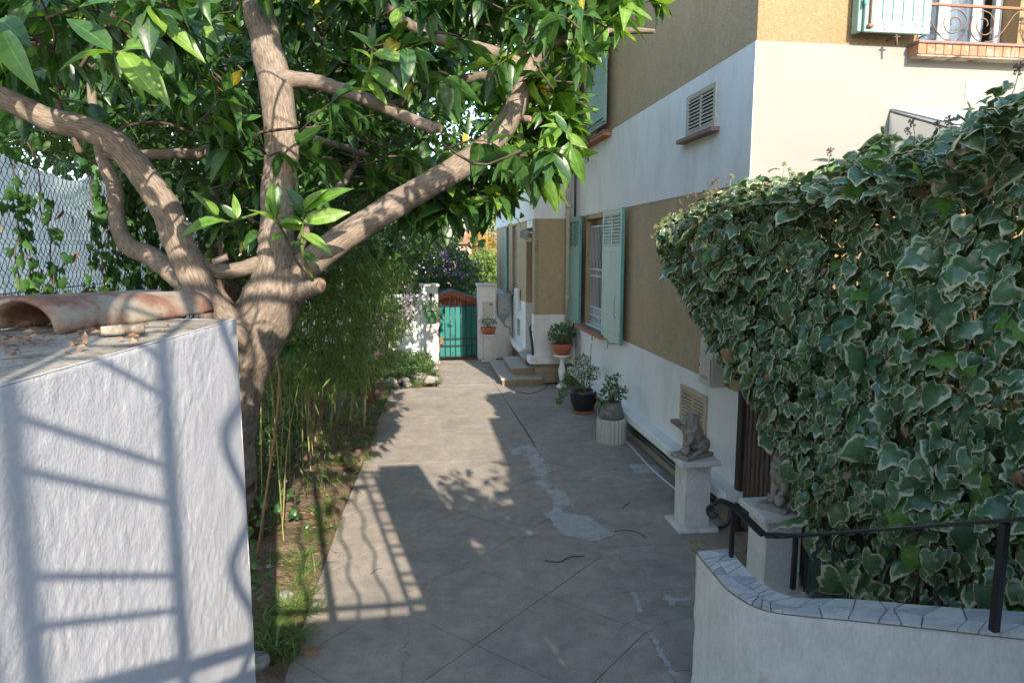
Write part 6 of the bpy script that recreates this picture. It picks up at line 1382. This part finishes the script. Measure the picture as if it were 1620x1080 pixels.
link('stem', MB().tube([(0, 0, 0), (.01, 0, .2), (.0, 0, .42)], [.008, .006, .003], 5).mesh('stem', 'brown_cane'), sap, world=False); plant_cloud('foliage', sap, 'grass', T_SMALL, 240, (0, 0, .36), (.11, .11, .13), .045, .3)
# broad dark seedling leaves near the wall corner
sd = thing('young_shrub', 'young broad-leaved shrub with dark hanging leaves by the white wall', 'shrub', (-1.5, 6.0, 0)); cc_ = D(440, 560, 5.6); cl2 = []
for k in range(7): o, s_ = twig_cluster(D(random.uniform(400, 475), random.uniform(535, 580), 5.6 + random.uniform(-.3, .3)), .15, 9, None, .1); cl2.extend(o)
P, rot, S = leaves_from(cl2); link('foliage', cloudmesh('foliage', T_LEAF[2], P, rot, S, 'leaf'), sd, kind='stuff'); link('stem', MB().tube(spline([(-1.5, 6.0, 0), tuple(D(440, 640, 5.6)), tuple(D(437, 560, 5.6))], 12), .011, 6).mesh('stem', 'brown_cane'), sd)
# ground planting
def tufts(name, label, centers, nb, size, mat='grass', T=T_STRAP, cat='grass', up=1.25):
    P = []; Dn = []; S = []
    for (x, y, z) in centers:
        k = int(nb * random.uniform(.6, 1.3)); s = random.uniform(.7, 1.25)
        for _ in range(k): a = random.uniform(0, 6.28); P.append((x + random.gauss(0, .018), y + random.gauss(0, .018), z)); Dn.append((math.cos(a) * random.uniform(.3, 1), math.sin(a) * random.uniform(.3, 1), random.uniform(.5, 1) * up)); S.append(size * s * random.uniform(.5, 1.2))
    P = np.array(P); Dn = np.array(Dn); m = len(P); nn_ = np.c_[-Dn[:, 0], -Dn[:, 1], np.ones(m) * .8]
    o = link(name, cloudmesh(name, T, P, frames(Dn, nn_), np.array(S), mat), kind='stuff'); return tag(o, label, cat)
C1 = [tuple(G(random.gauss(xm, 16), y, .03)) for y, xm in [(y_, np.interp(y_, [640, 700, 760, 830, 900, 980, 1040], [580, 552, 535, 505, 478, 455, 428])) for y_ in RNG.uniform(640, 1040, 62)]]
tufts('border_grass', 'bright green strap-leaved grass tufts edging the driveway', C1, 18, .17)
C2 = [tuple(G(random.gauss(440, 22), random.uniform(850, 1060), .03)) for _ in range(30)]; tufts('border_grass', 'darker shaded grass tufts near the white wall', C2, 26, .16, 'grass')
C3 = [(random.uniform(-1.3, -.72), random.uniform(8.0, 13.2), .03) for _ in range(60)]; tufts('border_grass', 'low green plants under the bamboo at the driveway edge', C3, 26, .15)
C3 = [(random.uniform(-.62, -.75), random.uniform(11.5, 14.2), .03) for _ in range(30)] + [(random.uniform(-.2, .42), random.uniform(13.6, 14.3), .05) for _ in range(22)] + [(.42 - random.uniform(0, .15), random.uniform(14.2, 16.8), .05) for _ in range(16)]; tufts('border_grass', 'bright weeds growing between the bed stones and driveway', C3, 20, .13)
gc = np.c_[RNG.uniform(-1.6, .22, 900), RNG.uniform(14.3, 17.0, 900), RNG.uniform(.05, .28, 900)]
link_ = link('ground_cover', clump_mesh('ground_cover', gc, 12, .06, T_SMALL, .05, 'leaf_bg', -.6), kind='stuff'); tag(link_, 'low leafy ground cover in the bed by the garden wall', 'ground cover')
gc = np.c_[RNG.uniform(-1.3, .2, 260), RNG.uniform(14.3, 17.0, 260), RNG.uniform(.15, .33, 260)]
tag(link('ground_cover', clump_mesh('ground_cover', gc, 10, .05, T_SMALL, .05, 'grass', -.6), kind='stuff'), 'brighter sunlit sprigs among the ground cover by the garden wall', 'ground cover')
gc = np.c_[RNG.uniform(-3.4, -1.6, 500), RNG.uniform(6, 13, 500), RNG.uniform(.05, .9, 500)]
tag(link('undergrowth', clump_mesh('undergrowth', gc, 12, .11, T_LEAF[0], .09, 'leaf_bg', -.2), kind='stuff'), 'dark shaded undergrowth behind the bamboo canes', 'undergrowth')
gc = np.c_[RNG.uniform(-2.0, -1.3, 60), RNG.uniform(4.6, 7, 60), RNG.uniform(.05, .8, 60)]
tag(link('undergrowth', clump_mesh('undergrowth', gc, 9, .1, T_IVY[1], .07, 'ivyplain', -.1), kind='stuff'), 'green ivy growing low beside the rendered wall', 'ivy')
# stones
def rock_mesh(seed, sx, sy, sz):
    bm = bmesh.new(); bmesh.ops.create_icosphere(bm, subdivisions=3, radius=1)
    for v in bm.verts:
        n_ = mnoise.noise(v.co * 1.1 + Vector((seed * 3.1, 0, 0))); n2 = mnoise.noise(v.co * 2.8 + Vector((seed, 5, 0))); v.co *= 1 + .35 * n_ + .16 * n2 + .05 * mnoise.noise(v.co * 8 + Vector((seed, 0, 0)))
        v.co = Vector((v.co.x * sx, v.co.y * sy, v.co.z * sz))
    me = bpy.data.meshes.new('rock'); bm.to_mesh(me); bm.free(); me.materials.append(M['rock']); return me
RK = [(612, 592, .20, 0), (632, 588, .13, 0), (650, 590, .16, 0), (672, 580, .19, 0), (690, 588, .12, 0), (618, 610, .13, 0), (640, 606, .11, 0), (662, 602, .18, 0), (682, 606, .17, 0), (600, 606, .09, 0), (668, 560, .14, 1), (655, 566, .10, 1), (684, 562, .10, 1), (675, 545, .13, 1), (690, 540, .10, 1), (645, 612, .09, 0), (628, 614, .08, 0)]
RL = ['large pale rock at the left end of the heap edging the bed', 'medium rock second from the left along the back of the heap', 'blocky tan rock in the middle of the heap above the low front stones', 'largest rounded rock at the right of the heap, toward the gate pillar', 'small rock at the rear right tip of the heap, nearest the gate',
      'low front rock below the large left rock of the heap', 'small front rock in the centre of the heap beside the driveway', 'broad pale rock in front of the largest right-hand rock', 'front right corner rock of the heap touching the driveway', 'small rock at the far left under the bamboo leaves',
      'mid-sized rock in the ground cover nearest the rock heap', 'small grey rock left of the others in the ground cover', 'rock beside the foot of the green pot pedestal', 'grey rock deepest in the ground cover by the garden wall', 'small rock against the left gate pillar', 'tiny stone at the front edge of the heap, on the driveway margin', 'tiny stone in front of the leftmost heap rocks']
for i, (x, y, s, kk) in enumerate(RK):
    p = G(x, y, .0); o = link('rock', rock_mesh(i, s * random.uniform(.8, 1.1), s * .8, s * random.uniform(.55, .8)), None, (p[0], p[1], s * .3 + (.12 if kk else .02)), (0, 0, random.uniform(0, 6))); tag(o, RL[i], 'rock', 'rocks edging the bed' if not kk else 'rocks by the left gate pillar')
for i, (x, y, s, lb) in enumerate(((410, 690, .13, 'pale rock in the shade beside the rendered wall'), (400, 735, .11, 'lower rock against the foot of the rendered wall'), (452, 948, .07, 'small white stone lying in the soil strip grass'), (428, 905, .06, 'small grey stone in the shaded soil strip'), (548, 705, .06, 'grey edging stone beside the strap grass'), (408, 1055, .09, 'lump of broken concrete at the driveway corner'))):
    p = G(x, y, .03); tag(link('rock', rock_mesh(40 + i, s, s * .8, s * .7), None, (p[0], p[1], .03 + s * .3), (0, 0, i)), lb, 'rock')
# litter
def bed_pt():
    y = random.uniform(4.0, 13); e = -.95 if y < 8 else -.8; return (random.uniform(-2.4, e), y, random.uniform(.05, .09))
litter('leaf_litter', 'brown and orange fallen leaves on the soil under the bamboo', bed_pt, 520, size=(.04, .10), T=T_LEAF[2])
def yellow_pt(): return (random.uniform(-1.2, -.8), random.uniform(8.5, 11.5), .07)
litter('leaf_litter', 'scattered dry leaves near the driveway edge by the bamboo', yellow_pt, 60, size=(.04, .08), T=T_LEAF[2])
for i, (x, y, s, a, lb) in enumerate(((480, 1036, .10, .6, 'large dry brown leaf on the shaded driveway beside the soil strip'), (180 + 300, 1022, .07, 2.0, 'curled dry leaf touching the large brown leaf'))):
    p = G(x, y, .008); me = cloudmesh('dry_leaf', T_IVY[0] if i == 0 else T_LEAF[1], np.zeros((1, 3)), frames(np.array([[math.cos(a), math.sin(a), .12]]), np.array([[0.1, -.2, 1.0]])), np.array([s * 1.3]), 'dry', rnd=np.array([.7])); tag(link('dry_leaf', me, None, (p[0], p[1], .022)), lb, 'leaf')
for pts, r, lb in (([(862, 886), (885, 888), (902, 880), (925, 879)], .006, 'dark twig lying in the middle of the driveway'), ([(972, 840), (990, 838), (1010, 842), (1022, 850)], .004, 'curved thin twig beside the cement patch'), ([(985, 804), (990, 798), (996, 794)], .004, 'short twig on the driveway near the lion pedestal'), ([(694, 753), (706, 753), (714, 758)], .004, 'small twig in the sunlit part of the driveway'), ([(586, 908), (596, 900), (606, 898)], .003, 'tiny twig inside the grille shadow'), ([(442, 1012), (462, 1012), (474, 1022), (470, 1034)], .004, 'thin twig beside the large dry leaf'), ([(820, 620), (842, 622), (866, 612)], .006, 'long twig under the straggly potted plant')):
    S_ = spline([tuple(G(x, y, .008)) for x, y in pts], 14); ctr = S_.mean(0); S_ = S_ - ctr; tag(link('twig', MB().tube(S_, r, 5, bumps=.3).mesh('twig', 'twig'), None, tuple(ctr)), lb, 'twig')

def drive_pt():
    y = random.uniform(4.2, 13); return (random.uniform(-.85, 2.9), y, .012)
litter('driveway_litter', 'crumbs of dry leaf and grit scattered over the driveway', drive_pt, 260, size=(.008, .028))
def edge_pt():
    y = random.uniform(4.0, 14); return (np.interp(y, [4, 7, 11, 14], [-.93, -.86, -.72, -.6]) + abs(random.gauss(0, .07)), y, .012)
litter('driveway_litter', 'small dry leaves and soil crumbs along the planted edge of the driveway', edge_pt, 260, size=(.01, .04))
def wall_pt():
    y = random.uniform(6.6, 13.3); return (2.95 - abs(random.gauss(0, .05)), y, .012)
litter('driveway_litter', 'dead leaves and dirt collected along the foot of the villa wall', wall_pt, 160, size=(.01, .035))

# ================================================================== BEYOND THE GATE
def far_bush(name, label, poly, d0, d1, n, per, T, size, mat, spread, loc, cat='bush'):
    t = thing(name, label, cat, loc); link('crown', clump_mesh('crown', bgpoly(n, poly, d0, d1, 0), per, spread, T, size, mat), t, kind='stuff')
    S_ = spline([[loc[0], loc[1], 0, .12], [loc[0] + .1, loc[1], 1.0, .09], [loc[0], loc[1] + .1, 2.0, .05]], 14); link('trunk', MB().tube(S_[:, :3], S_[:, 3], 8, bumps=.1).mesh('trunk', 'bark_dark'), t); return t
q = far_bush('lilac_bush', 'dense bush with purple flowers behind the gate and garden wall', [(600, 405), (640, 388), (700, 380), (735, 400), (757, 430), (758, 465), (700, 470), (600, 470)], 19, 22, 420, 16, T_SMALL, .15, 'leaf', .17, (-.6, 21, 0))
link('flowers', clump_mesh('flowers', bgpoly(85, [(610, 395), (690, 380), (735, 405), (750, 440), (700, 440), (620, 420)], 18.9, 19.8, 0), 8, .07, T_SMALL, .075, 'leaf_purple'), q, kind='stuff')
q = far_bush('flowering_shrub', 'light green shrub with pink flowers left of the lilac bush', [(585, 370), (665, 360), (690, 385), (640, 420), (580, 470), (570, 400)], 17.8, 19, 260, 15, T_SMALL, .13, 'bamboo', .16, (-1.6, 18.5, 0))
link('flowers', clump_mesh('flowers', bgpoly(60, [(600, 365), (670, 365), (690, 385), (640, 410), (600, 400)], 17.6, 18.4, 0), 6, .07, T_SMALL, .06, 'leaf_pink'), q, kind='stuff')
far_bush('lime_shrub', 'sunlit yellow-green shrubs beyond the right gate pillar', [(735, 440), (745, 410), (792, 405), (792, 455), (740, 470)], 38, 42, 420, 15, T_SMALL, .26, 'leaf_far', .34, (1.1, 40, 0), 'shrub')
far_bush('autumn_shrub', 'orange-tinged shrub below the pink house', [(738, 405), (748, 385), (775, 380), (790, 400), (780, 415), (742, 420)], 42, 46, 240, 14, T_SMALL, .28, 'leaf_autumn', .36, (.6, 44, 0), 'shrub')
far_bush('olive_tree', 'silvery olive tree beside the far corner of the villa', [(768, 385), (792, 365), (798, 410), (775, 412)], 46, 50, 240, 14, T_SMALL, .3, 'leaf_olive', .4, (1.2, 48, 0), 'tree')
q = far_bush('pine_tree', 'spreading light green pine far beyond the gate', [(700, 300), (800, 290), (800, 372), (745, 385), (700, 360)], 54, 62, 420, 14, T_SMALL, .5, 'leaf_far', .6, (1.0, 58, 0), 'tree')
S_ = spline([[1.0, 58, 0, .4], [.6, 58, 3, .3], [1.2, 58, 6, .2]], 20); link('limb', MB().tube(S_[:, :3], S_[:, 3], 8).mesh('limb', 'bark_red'), q)
far_bush('distant_tree', 'distant dark tree to the left beyond the lilac bush', [(540, 250), (720, 280), (720, 380), (600, 400), (540, 400)], 30, 38, 420, 14, T_SMALL, .4, 'leaf', .45, (-4, 34, 0), 'tree')
pk = thing('pink_house', 'small pink house with tiled roof glimpsed far beyond the gate', 'house', (-.1, 42, 0))
a_, c_ = D(706, 432, 42), D(746, 386, 42); link('wall', MB().box((a_[0], 42, 0), (c_[0], 46, c_[2])).mesh('wall', 'pinkwall'), pk)
link('roof', MB().add([(a_[0] - .3, 41.7, c_[2]), (c_[0] + .3, 41.7, c_[2]), (c_[0] + .3, 46.3, c_[2]), (a_[0] - .3, 46.3, c_[2]), (a_[0] - .3, 44, c_[2] + .9), (c_[0] + .3, 44, c_[2] + .9)], [(0, 1, 5, 4), (2, 3, 4, 5), (1, 2, 5), (3, 0, 4), (3, 2, 1, 0)]).mesh('roof', 'rooftile'), pk)
for x in (735, 722): p = D(x, 402, 42); w = link('window', MB().box((p[0] - .14, 41.97, p[2] - .35), (p[0] + .14, 41.995, p[2] + .15)).mesh('window', 'greybox'), pk)
link('chimney', MB().box((a_[0] + .9, 43.2, c_[2] + .3), (a_[0] + 1.3, 43.6, c_[2] + 1.5)).mesh('chimney', 'pinkwall'), pk)
